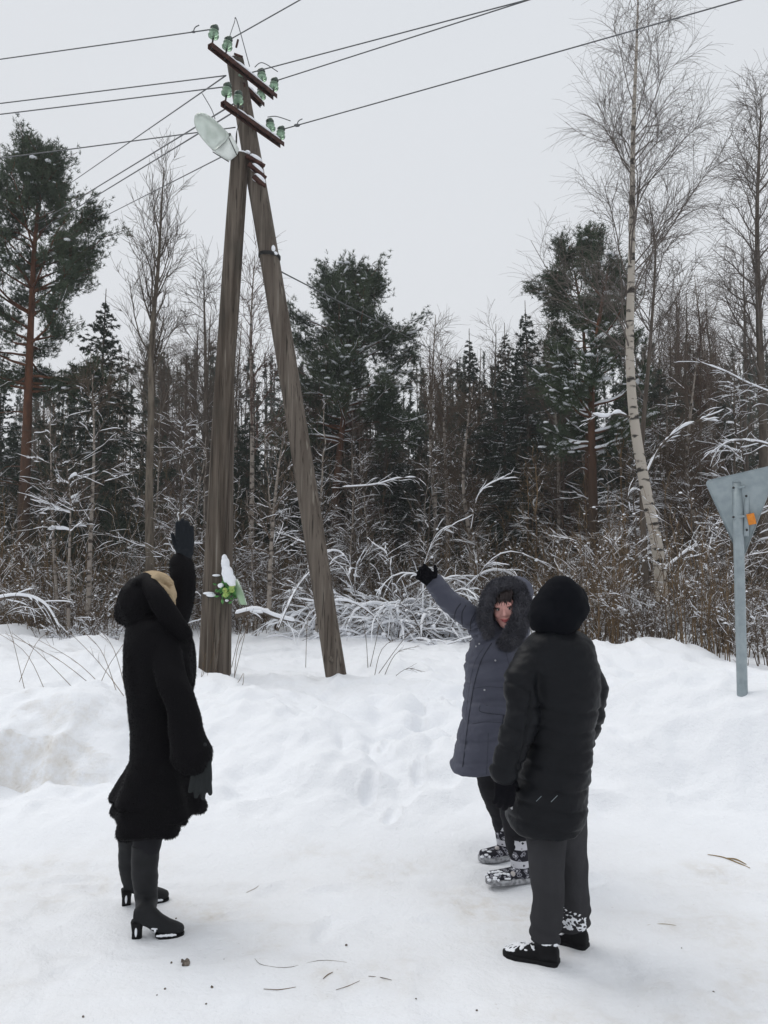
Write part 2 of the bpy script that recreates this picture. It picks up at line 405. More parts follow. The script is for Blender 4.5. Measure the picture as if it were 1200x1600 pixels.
def axis(segs):
    o = []
    for a, b, s in segs: o.append(np.arange(a, b, s))
    return np.concatenate(o + [[segs[-1][1]]])
gx = axis([(-150, -60, 15), (-60, -20, 2.5), (-20, -7, .35), (-7, -3.6, .08), (-3.6, 3.6, .024), (3.6, 7, .08), (7, 20, .35), (20, 60, 2.5), (60, 150, 15)])
gy = axis([(-60, -10, 8), (-10, 1.2, .7), (1.2, 8.4, .024), (8.4, 14, .06), (14, 30, .3), (30, 70, 2), (70, 160, 15)])
X, Y = np.meshgrid(gx, gy); Z = H(X, Y)
nx = len(gx); i = (np.arange(len(gy) - 1)[:, None] * nx + np.arange(nx - 1)[None]).ravel()
ga = Acc().add(np.stack([X, Y, Z], -1).reshape(-1, 3), np.stack([i, i + 1, i + nx + 1, i + nx], -1))
def _sn(m, t, b, c):
    N = t.nodes; L = t.links
    geo = N.new('ShaderNodeNewGeometry')
    def noi(scale, det, vec, rough=.5):
        n = N.new('ShaderNodeTexNoise'); n.inputs['Scale'].default_value = scale; n.inputs['Detail'].default_value = det; n.inputs['Roughness'].default_value = rough
        L.new(vec, n.inputs['Vector']); return n
    sx = N.new('ShaderNodeSeparateXYZ'); L.new(geo.outputs['Position'], sx.inputs[0])
    def mr(src, a, b_, c_=0., d=1.):
        r = N.new('ShaderNodeMapRange'); r.inputs[1].default_value = a; r.inputs[2].default_value = b_; r.inputs[3].default_value = c_; r.inputs[4].default_value = d
        L.new(src, r.inputs[0]); return r.outputs[0]
    def mul(a, b_):
        q = N.new('ShaderNodeMath'); q.operation = 'MULTIPLY'; L.new(a, q.inputs[0]); L.new(b_, q.inputs[1]); return q.outputs[0]
    def mixc(f, a, col):
        x = N.new('ShaderNodeMix'); x.data_type = 'RGBA'; L.new(f, x.inputs[0])
        if isinstance(a, tuple): x.inputs[6].default_value = (*a, 1)
        else: L.new(a, x.inputs[6])
        x.inputs[7].default_value = (*col, 1); return x.outputs[2]
    road = mr(sx.outputs['Y'], 5.0, 4.3)
    g1 = noi(1.4, 5, geo.outputs['Position']); g2 = noi(9, 6, geo.outputs['Position'], .65); g3 = noi(70, 3, geo.outputs['Position'])
    col = mixc(mul(road, mr(g1.outputs[0], .35, .75)), (.87, .89, .925), (.77, .775, .79))
    col = mixc(mul(mul(road, mr(g1.outputs[0], .5, .72)), mr(g2.outputs[0], .45, .7)), col, (.62, .58, .52))
    col = mixc(mul(mul(road, mr(g3.outputs[0], .70, .80)), mr(g1.outputs[0], .4, .6)), col, (.30, .25, .20))
    # dirt thrown up in the cut face of the bank
    nz_ = N.new('ShaderNodeSeparateXYZ'); L.new(geo.outputs['True Normal'], nz_.inputs[0])
    steep = mr(nz_.outputs['Z'], .80, .45); left = mr(sx.outputs['X'], -1.9, -2.2)
    col = mixc(mul(mul(steep, left), mr(g2.outputs[0], .35, .62)), col, (.74, .72, .69))
    col = mixc(mul(mul(steep, left), mr(g2.outputs[0], .66, .72)), col, (.36, .31, .26))
    L.new(col, b.inputs['Base Color'])
    b.inputs['Subsurface Weight'].default_value = 0.0
    bp = N.new('ShaderNodeBump'); bp.inputs['Strength'].default_value = .55; bp.inputs['Distance'].default_value = .02
    ad = N.new('ShaderNodeMath'); ad.operation = 'ADD'; h2 = noi(26, 6, geo.outputs['Position'], .6); L.new(h2.outputs[0], ad.inputs[0]); 
    h3 = N.new('ShaderNodeMath'); h3.operation = 'MULTIPLY'; h3.inputs[1].default_value = .35; L.new(g3.outputs[0], h3.inputs[0]); L.new(h3.outputs[0], ad.inputs[1])
    L.new(ad.outputs[0], bp.inputs['Height']); L.new(bp.outputs[0], b.inputs['Normal'])
M['ground'] = mat('ground_snow', (.87, .89, .925), .75, spec=.2, extra=_sn)
go = link('snow_ground', ga.mesh('snow_ground'), M['ground']); go['kind'] = 'structure'
# ------------------------------------------------------------------ utility pole
def log(acc, pts, rad, n=60, sides=20, seed=0, m=0, sq=2.6):
    P = resample(pts, n); t = np.linspace(0, len(rad) - 1, n); r = np.interp(t, range(len(rad)), rad)
    T = nrm(np.gradient(P, axis=0)); U = nrm(np.cross(T, [0., 1, 0])); V_ = np.cross(T, U)
    a0 = len(acc.v); loft(acc, P, U * r[:, None], V_ * r[:, None], sides, m, sq)
    v = acc.v[a0]; k = np.arange(sides * n) % sides
    ang = vnoise(np.stack([k * .9, np.zeros_like(k), v[:sides * n, 2] * .35], -1), seed) + .6 * vnoise(np.stack([k * 2.3, np.ones_like(k), v[:sides * n, 2] * .8], -1), seed + 1)
    c = np.repeat(P, sides, 0); v[:sides * n] = c + (v[:sides * n] - c) * (1 + ang * .05)[:, None]
DP = 9.5
root = thing('utility_pole', Q(335, 1050, DP), 'weathered wooden A-frame power pole with rusty crossarms, glass insulators and a lamp', 'utility pole')
a = Acc(); log(a, [Q(375, 243, 9.38), Q(348, 640, 9.5), Q(325, 1065, 9.55)], [.108, .117, .122], 70, seed=3); post = part('post', a, M['wood'], root)
a = Acc(); log(a, [Q(357, 610, 9.68), Q(349, 850, 9.66), Q(344, 1105, 9.62)], [.075, .12, .122], 40, seed=8); part('stub', a, M['wood2'], root, label='greyer short timber bound beside the left post')
a = Acc(); log(a, [Q(368, 96, 9.56), Q(405, 310, 9.5), Q(460, 640, 9.42), Q(531, 1095, 9.3)], [.11, .12, .122, .128], 90, seed=12); strut = part('strut', a, M['wood2'], root, label='leaning timber on the right that carries the crossarms')
a = Acc()
for px, py, s in ((517, 1030, 1.0), (519, 1034, .6)): ell(a, Q(px, py, 9.17), (.03 * s, .012, .04 * s))
part('knot', a, M['woodend'], strut)
# bands
def band(px, py, d, r, tilt, w=.012, m='iron', wid=1.0):
    a = Acc(); c = Q(px, py, d); th = np.linspace(0, 2 * math.pi, 25)
    for k in range(3):
        P = np.array([[c.x + math.cos(t) * r * wid, c.y + math.sin(t) * r, c.z + (k - 1) * .016 + tilt * math.cos(t) * r] for t in th])
        V, f = tubes(P[None], np.full((1, 25), w * .6), 5); a.add(V, f)
    return a
part('wire_band', band(421, 401, 9.47, .135, -.1), M['iron'], root)
part('wire_band', band(343, 930, 9.6, .2, .08, wid=1.1), M['iron'], root)
# steel crossarms: channels opening downwards
def crossarm(p, q, w=.075, hgt=.05, snow=1.0, tips=True):
    p = Vector(p); q = Vector(q); d = (q - p); L = d.length; rot = basis(d)
    a = Acc(); c = (p + q) / 2; y = rot @ Vector((0, 1, 0)); z = rot @ Vector((0, 0, 1))
    box(a, c, (L, w, .008), rot); box(a, c + y * (w / 2 - .004) - z * (hgt / 2 + .005), (L, .008, hgt), rot); box(a, c - y * (w / 2 - .004) - z * (hgt / 2 + .005), (L, .008, hgt), rot)
    o = part('crossarm', a, M['rust'], root)
    if snow:
        s = Acc(); n = 26; t = np.linspace(.22, .93, n); P = np.array([tuple(p + d * x + z * .012) for x in t])
        h = (.018 + .03 * np.abs(vnoise(np.stack([t * 7, t * 0, t * 0], -1), int(L * 100)))) * np.sin(np.linspace(0.1, 3.04, n)) ** .4 * snow
        loft(s, P + np.array(z)[None] * (h[:, None] * .5), np.tile(np.array(y) * w * .48, (n, 1)), np.array(z)[None] * h[:, None] * .6, 10)
        part('snow_layer', s, M['snow'], o)
    return o
def insulator(arm, base, h=.13, lean=(0, 0, 0), sc=1.0):
    base = Vector(base); a = Acc(); up = (Vector((0, 0, 1)) + Vector(lean)).normalized()
    limb(a, [base - up * .05, base + up * h], [.011, .011], 8, 4, False); part('pin', a, M['iron'], arm)
    prof = [(0, .0), (.03, .0), (.052, .012), (.056, .03), (.044, .045), (.036, .055), (.049, .068), (.046, .08), (.03, .092), (.026, .104), (.036, .113), (.033, .128), (.015, .136), (0, .137)]
    C = [base + up * (h * .55 + z_ * sc * 1.15) for r_, z_ in prof]; rb = basis(up, (0, 1, .01)); u = rb @ Vector((0, 1, 0)); v = rb @ Vector((0, 0, 1))
    a = Acc(); loft(a, C, [u * max(r_, .001) * sc * 1.2 for r_, _ in prof], [v * max(r_, .001) * sc * 1.2 for r_, _ in prof], 20, power=2)
    ins = part('insulator', a, M['ins'], arm)
    a = Acc(); ell(a, base + up * (h * .55 + .128 * sc), (.055 * sc, .055 * sc, .036 * sc)); ell(a, base + up * (h * .55 + .155 * sc) + Vector((.012, 0, 0)), (.03 * sc, .03 * sc, .02 * sc))
    part('tie_wire', a, M['insd'], ins)
    return base + up * (h * .55 + .12 * sc)
z1 = Q(380, 110, 9.36).z
A1, B1 = QZ(328, 68, z1), QZ(430, 149, z1); arm1 = crossarm(A1, B1)
z2 = Q(385, 187, 9.30).z
A2, B2 = QZ(348, 158, z2), QZ(441, 224, z2); arm2 = crossarm(A2, B2)
z3 = Q(390, 142, DP + .1).z
A3, B3 = QZ(378, 130, z3), QZ(410, 162, z3); arm3 = crossarm(A3, B3, .07, .045)
def on(A, B, t, up=.0): return A + (B - A) * t + Vector((0, 0, up))
W1 = insulator(arm1, on(A1, B1, .03), .17, (.12, 0, 0)); W1b = insulator(arm1, on(A1, B1, .22), .16, (.16, 0, 0))
W2 = insulator(arm1, on(A1, B1, .79), .12, (-.1, 0, 0)); W2b = insulator(arm1, on(A1, B1, .96), .10, (.12, 0, 0))
W3 = insulator(arm2, on(A2, B2, .04), .17, (.1, 0, 0)); W3b = insulator(arm2, on(A2, B2, .24), .20, (.0, 0, 0))
W4 = insulator(arm2, on(A2, B2, .80), .12, (-.1, 0, 0)); W4b = insulator(arm2, on(A2, B2, .95), .08, (.12, 0, 0))
W5 = insulator(arm3, on(A3, B3, .93), .09); W5b = insulator(arm3, on(A3, B3, .1), .16, (-.2, 0, 0), 1.0)
# bolts and brackets at the joint of the two timbers
for (xa, ya, xb, yb, dz) in ((384, 243, 413, 260, .0), (388, 256, 415, 279, .02), (396, 275, 414, 292, .0)):
    p = Q(xa, ya, 9.28); q = Q(xb, yb, 9.42); a = Acc(); rot = basis(q - p); box(a, (p + q) / 2, ((q - p).length, .06, .035), rot)
    br = part('bracket', a, M['rust'], root)
    s = Acc(); ell(s, (p + q) / 2 + Vector((.01, 0, .04)), (.09, .045, .03), rot); ell(s, (p + q) / 2 + Vector((-.05, 0, .035)), (.05, .04, .025), rot); part('snow_layer', s, M['snow'], br)
a = Acc()
for px, py, r in ((357, 232, .03), (375, 240, .05), (383, 238, .035)): ell(a, Q(px + 4, py, 9.33), (r, r, r * .7))
part('snow_layer', a, M['snow'], root)
a = Acc(); ell(a, Q(427, 390, 9.4), (.03, .05, .06)); ell(a, Q(430, 397, 9.4), (.035, .05, .03)); part('snow_layer', a, M['snow'], root)
a = Acc()
for px, py, rx, rz in ((326, 927, .07, .018), (330, 930, .06, .022), (338, 893 + 6, .05, .015)):
    ell(a, Q(px, py, 9.40), (rx, .05, rz))
part('snow_layer', a, M['snow'], root)
a = Acc()   # loose tie wires and a bent pin by the top
for pts in ([Q(372, 62, 9.3), Q(369, 74, 9.3)], [Q(366, 84, 9.35), Q(379, 89, 9.35)]): limb(a, pts, [.014, .014], 6, 4, False)
part('bent_pin', a, M['rust'], root)
# street lamp
lb = Q(366, 244, 9.30); lt = Q(318, 190, 8.95); ax = (lt - lb).normalized(); L = (lt - lb).length
side = ax.cross(Vector((0, -.6, -.8))).normalized(); nn = ax.cross(side).normalized()
if nn.z > 0: nn = -nn; side = -side
a = Acc(); ts = [0, .04, .2, .42]; hw = [.06, .10, .125, .15]; th = [.05, .07, .075, .08]
loft(a, [lb + ax * L * t for t in ts], [side * w for w in hw], [nn * h for h in th], 24, power=4)
lamp = part('street_lamp', a, M['lampmetal'], root, label='white street lamp head with a milky glass bowl')
a = Acc(); ts = np.linspace(.43, 1.22, 14); w = .145 * np.sqrt(np.clip(1 - ((ts - .43) / .8) ** 3.2, .004, 1))
loft(a, [lb + ax * L * t + nn * (.02 + .02 * math.sin((t - .43) * 3.9)) for t in ts], [side * x for x in w], [nn * x * .72 for x in w], 28, power=2.3)
part('glass_bowl', a, M['diffuser'], lamp)
a = Acc(); ell(a, lb + ax * L * .72 + nn * .03, (.05, .05, .075), basis(ax.cross(side), ax)); part('bulb', a, M['lampmetal'], lamp)
a = Acc(); c = lb + ax * L * .425
P = np.array([tuple(c + side * math.cos(t) * .155 + nn * math.sin(t) * .09) for t in np.linspace(0, 2 * math.pi, 25)]); V, f = tubes(P[None], np.full((1, 25), .008), 5); a.add(V, f)
for s_ in (-1, 1):
    P = np.array([[tuple(lb + ax * L * t + side * s_ * (.065 + .18 * t) + nn * .085) for t in (.02, .2, .42)]]); V, f = tubes(P, np.full((1, 3), .006), 5); a.add(V, f)
part('rim', a, M['iron'], lamp)
a = Acc(); limb(a, [lb + ax * .05, lb - ax * .1, Q(378, 262, 9.36)], [.03, .03, .03], 10, 8); part('lamp_bracket', a, M['iron'], root)
a = Acc(); limb(a, [Q(352, 222, 9.2), Q(362, 221, 9.3), Q(369, 228, 9.35), Q(370, 205, 9.4)], [.006] * 4, 5, 14, False); limb(a, [Q(369, 238, 9.3), Q(369, 210, 9.3), Q(375, 190, 9.35)], [.005] * 3, 5, 10, False)
part('cable', a, M['iron'], root)

# ------------------------------------------------------------------ overhead wires
def wire(name, p, q, ext0, ext1, sag, label, r=.0075, group='overhead wires', n=60, extra=None):
    """p, q: two points on the wire; it runs on past both to supports out of frame"""
    p = Vector(p); q = Vector(q); d = q - p; a_ = p - d * ext0; b_ = q + d * ext1
    t = np.linspace(0, 1, n)[:, None]; P = np.array(a_)[None] * (1 - t) + np.array(b_)[None] * t
    P[:, 2] -= (sag * 4 * t * (1 - t))[:, 0]
    if extra: sub = None
    a = Acc(); V, f = tubes(P[None], np.full((1, n), r), 6, True); a.add(V, f)
    if extra: extra(a, P)
    return single(name, a, M['wire'], tuple(p), label, 'wire', group)
def clampx(px, py, d, s=.03):
    def g(a, P):
        P = resample(P[:4], 200) if abs(proj(P[0])[0] - px) < 60 and len(P) < 0 else np.concatenate([P[i] + (P[i + 1] - P[i]) * np.linspace(0, 1, 60)[:, None] for i in range(len(P) - 1)])
        x, y = proj(P); c = Vector(P[np.argmin(np.abs(x - px) + (P[:, 1] < 1) * 1e4)]); e = Vector((s, 0, s))
        ell(a, c, (s * 1.4, s * .7, s * .7)); limb(a, [c, c + Vector((.02, 0, .06)), c + Vector((.07, 0, .09))], [.007] * 3, 5, 8, False)
    return g
# to the right (towards and past the camera's right)
wire('overhead_wire', W1b, QZ(472, -2, W1.z + .1), 0, 5, .0, 'topmost wire from the upper left insulators to the top right')
wire('overhead_wire', W2b, QZ(832, -2, W2b.z + .1), 0, 2, .0, 'upper of the close pair of wires running up right from the top crossarm')
wire('overhead_wire', on(A3, B3, .1, .15), QZ(800, 6, W2b.z - .02), 0, 2, .0, 'lower of the close pair of wires running up right past the top crossarm')
wire('overhead_wire', W4b, QZ(1150, -3, W4b.z + .1), 0, 2, .04, 'wire from the lowest crossarm rising to the top right over the birch', extra=clampx(464, 187, 9.4))
# to the left
wire('overhead_wire', W1, Q(0, 91, 9.9), 0, 3, .02, 'highest wire running left from the top insulators', extra=clampx(302, 58, 9.05, .02))
wire('overhead_wire', Q(353, 118, 9.4), Q(0, 160, 9.9), 0, 3, .02, 'wire running left just under the top crossarm')
wire('overhead_wire', W3, Q(0, 177, 9.9), 0, 3, .02, 'wire running left from the middle insulators')
wire('overhead_wire', Q(368, 199, 9.5), Q(0, 243, 9.9), 0, 3, .05, 'lowest of the wires running left, passing behind the lamp')
wire('overhead_wire', Q(353, 118, 9.4), Q(90, 300, 24), 0, 1.2, .0, 'steep thin wire slanting down left from the top of the pole', .009)
wire('overhead_wire', Q(372, 158, 9.4), Q(0, 385, 26), 0, .5, .0, 'upper of two slanting wires passing behind the lamp bowl', .010)
wire('overhead_wire', Q(380, 166, 9.4), Q(0, 398, 26), 0, .5, .0, 'lower of two slanting wires passing behind the lamp bowl', .010)
wire('overhead_wire', Q(372, 232, 9.5), Q(130, 355, 24), 0, 1.2, .0, 'thin slanting wire under the lamp towards the left pine', .008)
wire('overhead_wire', Q(438, 424, 9.5), Q(760, 590, 30), 0, .5, .0, 'thin cable from the band on the strut down into the forest', .009)
for nm, pts in (('jumper_wire', [W1b, Q(366, 36, 9.4), Q(370, 32, 9.4), Q(390, 104, 9.45)]), ('jumper_wire', [Q(398, 105, 9.4), Q(410, 98, 9.4), Q(434, 112, 9.4)]), ('jumper_wire', [Q(418, 183, 9.4), Q(432, 182, 9.4), Q(454, 189, 9.4)]), ('jumper_wire', [Q(316, 146, 9.6), Q(330, 170, 9.5), Q(336, 186, 9.4)])):
    a = Acc(); limb(a, pts, [.006] * len(pts), 5, 16, False)
    part('jumper_wire', a, M['wire'], root)

# ------------------------------------------------------------------ artificial flowers tied to the post
M['leafg'] = mat('plastic_leaves', (.05, .22, .05), .45, noise=(25, (.12, .36, .08), 3, .35, .65))
M['yel'] = mat('yellow_green_petals', (.42, .50, .14), .5, noise=(25, (.25, .42, .10), 3, .35, .65))
M['film'] = mat('pale_green_film', (.45, .62, .42), .3, extra=_glass)
rg = random.Random(4)
c0 = Q(356, 922, 9.36)
fl = thing('flower_bunch', c0, 'bright green artificial flower bunch with a tall cap of snow, tied to the post', 'flowers')
a = Acc()
for k in range(90):
    c = c0 + Vector((rg.gauss(-.005, .055), rg.uniform(-.06, .08), rg.gauss(0, .055)))
    d = Vector((rg.gauss(0, 1), rg.gauss(-.3, .6), rg.gauss(0, 1))).normalized(); s = d.cross(Vector((rg.random(), rg.random(), rg.random()))).normalized()
    l = rg.uniform(.05, .09); w_ = l * .28; up = d.cross(s) * .012
    a.add([c, c + d * l * .5 + s * w_ + up, c + d * l, c + d * l * .5 - s * w_ + up, c + d * l * .5 - up], np.array([[0, 1, 4], [1, 2, 4], [2, 3, 4], [3, 0, 4]]))
part('leaves', a, M['leafg'], fl)
for k in range(7):
    a = Acc(); c = c0 + Vector((rg.uniform(-.02, .08), -.06 + rg.uniform(-.03, .03), rg.uniform(-.08, .06)))
    for j in range(9):
        an = j * .7; d = Vector((math.cos(an), -.5, math.sin(an))).normalized(); ell(a, c + d * .018, (.02, .008, .012), basis(d))
    part('flower', a, M['yel'], fl)
a = Acc(); P = [Q(368, 905, 9.42), Q(374, 925, 9.4), Q(380, 945, 9.38)]
loft(a, P, [Vector((.03, 0, 0)), Vector((.05, .01, 0)), Vector((.05, 0, 0))], [Vector((0, .04, 0)), Vector((0, .05, 0)), Vector((0, .03, 0))], 12); part('wrapper', a, M['film'], fl)
a = Acc()
for px, py, rx, rz in ((352, 880, .055, .08), (355, 895, .075, .08), (359, 905, .08, .06), (351, 872, .03, .05), (362, 912, .05, .04), (345, 915, .035, .03), (354, 938, .02, .02)): ell(a, Q(px, py, 9.30), (rx, .07, rz))
V, f = fuse(a, .01, 3); V = V + vnormals(V, f) * (fbm(V * 14, 3, 3) * .012)[:, None]; a = Acc(); a.add(V, f); part('snow_cap', a, M['snow'], fl)

# ------------------------------------------------------------------ yield sign seen from behind
bx, by = Q(1160, 1092, 6.0).x, 6.0; zb = hz(bx, by)
sg = thing('road_sign', (bx, by, zb), 'triangular give way sign seen from behind on a galvanised post, with an orange sticker', 'road sign')
a = Acc(); limb(a, [Q(1161, 1130, 6.0), Q(1152, 754, 6.0)], [.039, .039], 24, 6, False); sp = part('post', a, M['galv'], sg)
a = Acc(); limb(a, [Q(1152, 754, 6.0), Q(1152, 751, 6.0)], [.041, .034], 24, 4, False); part('cap', a, M['galv'], sp)
pL = Q(1106, 750, 6.06); pR = Q(1226, 722, 5.72); pB = Q(1165, 879, 5.99)
pL.y += .06; pR.y += .06; pB.y += .06
cen = (pL + pR + pB) / 3; nrm_ = (pR - pL).cross(pB - pL).normalized()
if nrm_.y < 0: nrm_ = -nrm_
def rtri(r, off, k=6):
    pts = []
    P3 = [pL, pR, pB]
    for i in range(3):
        p = P3[i]; a_ = (P3[i - 1] - p).normalized(); b_ = (P3[(i + 1) % 3] - p).normalized()
        for j in range(k + 1):
            t = j / k; pts.append(p + (a_ * (1 - t) ** 2 + b_ * t ** 2) * r + nrm_ * off)
    return pts
a = Acc(); rings = []
for r, off, sc in ((.045, -.012, .995), (.045, -.012, 1.0), (.04, .0, 1.0), (.04, .004, 1.0)):
    rings.append([cen + nrm_ * 0 + (p - cen) * sc for p in rtri(r, off)])
n = len(rings[0]); V = []
for rr in rings: V += [tuple(p) for p in rr]
V += [tuple(cen - nrm_ * .004), tuple(cen + nrm_ * .004)]
fq = [[j * n + k, j * n + (k + 1) % n, (j + 1) * n + (k + 1) % n, (j + 1) * n + k] for j in range(3) for k in range(n)]
ft = [[(k + 1) % n, k, 4 * n] for k in range(n)] + [[3 * n + k, 3 * n + (k + 1) % n, 4 * n + 1] for k in range(n)]
# a flat plate with a folded rim
inner = [tuple(cen + (Vector(p) - cen) * .955 + nrm_ * .010) for p in rings[0]]
base = len(V); V += inner
ft = ft[n:] + [[base + (k + 1) % n, base + k, 4 * n] for k in range(n)]
fq += [[k, base + k, base + (k + 1) % n, (k + 1) % n] for k in range(n)]
a.add(V, [np.array(fq), np.array(ft)]); plate = part('sign_plate', a, M['galv'], sg, smooth=False)
ex = (pR - pL).normalized(); ez = ex.cross(nrm_).normalized()
if ez.z < 0: ez = -ez
rot = Matrix((ex, nrm_, ez)).transposed()
tp = Q(1168, 753, 5.96); bt = Q(1166, 838, 5.97)
ez2 = (tp - bt).normalized(); ny2 = ez2.cross(ex).normalized(); rot2 = Matrix((ny2.cross(ez2), ny2, ez2)).transposed(); a = Acc(); box(a, (tp + bt) / 2, (.036, .03, (tp - bt).length), rot2, bev=.004); part('stiffener', a, M['galv'], plate)
a = Acc()
for py in (762, 808):
    box(a, Q(1154, py, 5.965), (.09, .012, .018), rot, bev=.003); ell(a, Q(1146, py, 5.94), (.012, .012, .012))
part('clamp', a, M['galv'], sg)
for k_, (px, py) in enumerate(((1146, 762), (1146, 808), (1166, 775), (1167, 828))):
    a = Acc(); c_ = Q(px, py, 5.93); ell(a, c_, (.010, .006, .010)); ell(a, c_ + Vector((0, -.006, 0)), (.006, .006, .006)); part('bolt', a, M['iron'], sg)
a = Acc(); box(a, Q(1174, 811, 5.925), (.056, .004, .085), rot, bev=.0015); part('sticker', a, M['orange'], plate)
# ------------------------------------------------------------------ people
def _fab(m, t, b, c):
    b.inputs['Sheen Weight'].default_value = .12; b.inputs['Sheen Roughness'].default_value = .5
M['fur_black'] = mat('black_fur', (.0023, .0020, .0030), .7, spec=.10, bump=(120, .5, .006))
M['black_cloth'] = mat('black_nylon', (.0036, .0043, .0062), .52, spec=.17, noise=(7, (.0052, .0062, .0085), 3, .4, .7), bump=(28, .35, .01))
M['hood_cloth'] = mat('black_hood_cloth', (.0030, .0036, .0058), .85, spec=.08, bump=(60, .25, .004))
M['grey_cloth'] = mat('slate_nylon', (.058, .062, .088), .62, spec=.3, noise=(6, (.072, .076, .104), 3, .4, .7), bump=(26, .45, .012))
M['seam_fold_shade'] = mat('dark_seam_and_fold_shade', (.016, .017, .028), .8)  # coat seam colour, also painted as shade along the sleeve folds
M['fur_grey'] = mat('charcoal_fur', (.07, .07, .084), .9, spec=.15, noise=(16, (.13, .13, .148), 4, .4, .65))
M['trouser'] = mat('charcoal_trousers', (.033, .033, .036), .88, spec=.12, noise=(5, (.045, .045, .049), 3, .4, .7), bump=(35, .3, .01))
M['leggings'] = mat('black_leggings', (.012, .012, .015), .8, spec=.2, bump=(70, .3, .005))
M['boot_leather'] = mat('dark_boot_leather', (.009, .0096, .011), .6, spec=.22, noise=(12, (.014, .015, .017), 4, .4, .7), bump=(50, .25, .003))
M['rubber'] = mat('black_rubber', (.008, .008, .009), .7, spec=.15, bump=(45, .2, .003))
M['glove_blue'] = mat('blue_black_leather', (.005, .008, .012), .6, spec=.2, bump=(60, .4, .004))
M['glove_grey'] = mat('grey_leather', (.014, .017, .018), .65, spec=.2, bump=(60, .4, .004))
M['glove_black'] = mat('black_knit', (.004, .004, .006), .95, spec=.1, bump=(160, .6, .003))
M['beige'] = mat('beige_knit', (.46, .36, .235), .9, spec=.1, noise=((30, 30, 30), (.38, .29, .185), 4, .4, .65), bump=((90, 90, 140), .8, .006))
M['skin'] = mat('skin', (.64, .34, .30), .5, spec=.35, noise=(11, (.66, .30, .27), 3, .42, .68))
M['hair'] = mat('dark_hair', (.016, .008, .008), .5, spec=.4, bump=((200, 200, 20), .6, .004))
M['eyewhite'] = mat('eye', (.5, .46, .44), .3)
M['dark'] = mat('iris', (.01, .008, .006), .3)
M['lip'] = mat('lips', (.42, .10, .10), .45)
M['button'] = mat('pale_metal_snap', (.5, .5, .52), .35, .8)
def _nordic(m, t, b, c):
    N = t.nodes; L = t.links
    sx = N.new('ShaderNodeSeparateXYZ'); L.new(c.outputs['Object'], sx.inputs[0])
    w = N.new('ShaderNodeTexVoronoi'); w.inputs['Scale'].default_value = 30; w.distance = 'MANHATTAN'; L.new(c.outputs['Object'], w.inputs['Vector'])
    r = N.new('ShaderNodeValToRGB'); L.new(w.outputs['Distance'], r.inputs[0]); e = r.color_ramp; e.interpolation = 'CONSTANT'
    e.elements[0].position = 0; e.elements[0].color = (.5, .5, .54, 1); e.elements[1].position = .30; e.elements[1].color = (.02, .02, .03, 1)
    x = e.elements.new(.46); x.color = (.30, .30, .34, 1); x = e.elements.new(.62); x.color = (.018, .018, .025, 1)
    rr = N.new('ShaderNodeValToRGB'); L.new(w.outputs['Distance'], rr.inputs[0]); rr.color_ramp.interpolation = 'CONSTANT'
    rr.color_ramp.elements[0].color = (.02, .02, .025, 1); rr.color_ramp.elements[0].position = 0; rr.color_ramp.elements[1].position = .30; rr.color_ramp.elements[1].color = (.58, .58, .62, 1)
    gt = N.new('ShaderNodeValToRGB'); gt.color_ramp.interpolation = 'CONSTANT'; L.new(sx.outputs['Z'], gt.inputs[0]); ge = gt.color_ramp.elements; ge[0].position = 0; ge[0].color = (0, 0, 0, 1); ge[1].position = .088; ge[1].color = (1, 1, 1, 1)
    for p_, c_ in ((.125, 0), (.182, 1), (.232, 0)): x = ge.new(p_); x.color = (c_, c_, c_, 1)
    mxx = N.new('ShaderNodeMix'); mxx.data_type = 'RGBA'; L.new(gt.outputs[0], mxx.inputs[0]); L.new(r.outputs[0], mxx.inputs[6]); L.new(rr.outputs[0], mxx.inputs[7])
    L.new(mxx.outputs[2], b.inputs['Base Color'])
M['nordic'] = mat('black_and_white_knit_pattern', (.3, .3, .3), .8, spec=.2, bump=(90, .4, .004), extra=_nordic)
M['sole_pale'] = mat('snow_dusted_sole', (.42, .43, .45), .7, noise=(40, (.16, .16, .17), 4, .4, .62))

def clothed(name, acc, mt, parent, voxel=.010, smooth=2, disp=None, furs=None, label=None):
    V, f = fuse(acc, voxel, smooth)
    if disp is not None: V = V + vnormals(V, f) * disp(V)[:, None]
    a = Acc(); a.add(V, f)
    if furs: fv, ff = fur(V, f, **furs); a.add(fv, ff)
    o = part(name, a, mt, parent, label=label); return o, V, f
def bvh(V, f): return BVHTree.FromPolygons([tuple(v) for v in V], [tuple(int(i) for i in q) for q in f])
EYE = Vector((0, 0, CAM_H))
def snap(tree, px, py, off=.0):
    d = (Q(px, py, 5) - EYE).normalized(); h = tree.ray_cast(EYE, d)
    if h[0] is None: return None
    return h[0] - d * off
def stitch(acc, tree, pix, r=.003, off=.0, n=24):
    P2 = resample([(x, y, 0) for x, y in pix], n); pts = [snap(tree, x, y, off) for x, y, _ in P2]; pts = [p for p in pts if p is not None]
    if len(pts) < 3: return
    pts2 = [pts[0]]
    for p in pts[1:]:
        if abs(p.y - pts2[-1].y) < .05: pts2.append(p)
    if len(pts2) < 3: return
    P = np.array([tuple(p) for p in pts2]); V, f = tubes(P[None], np.full((1, len(P)), r), 6, True); acc.add(V, f)
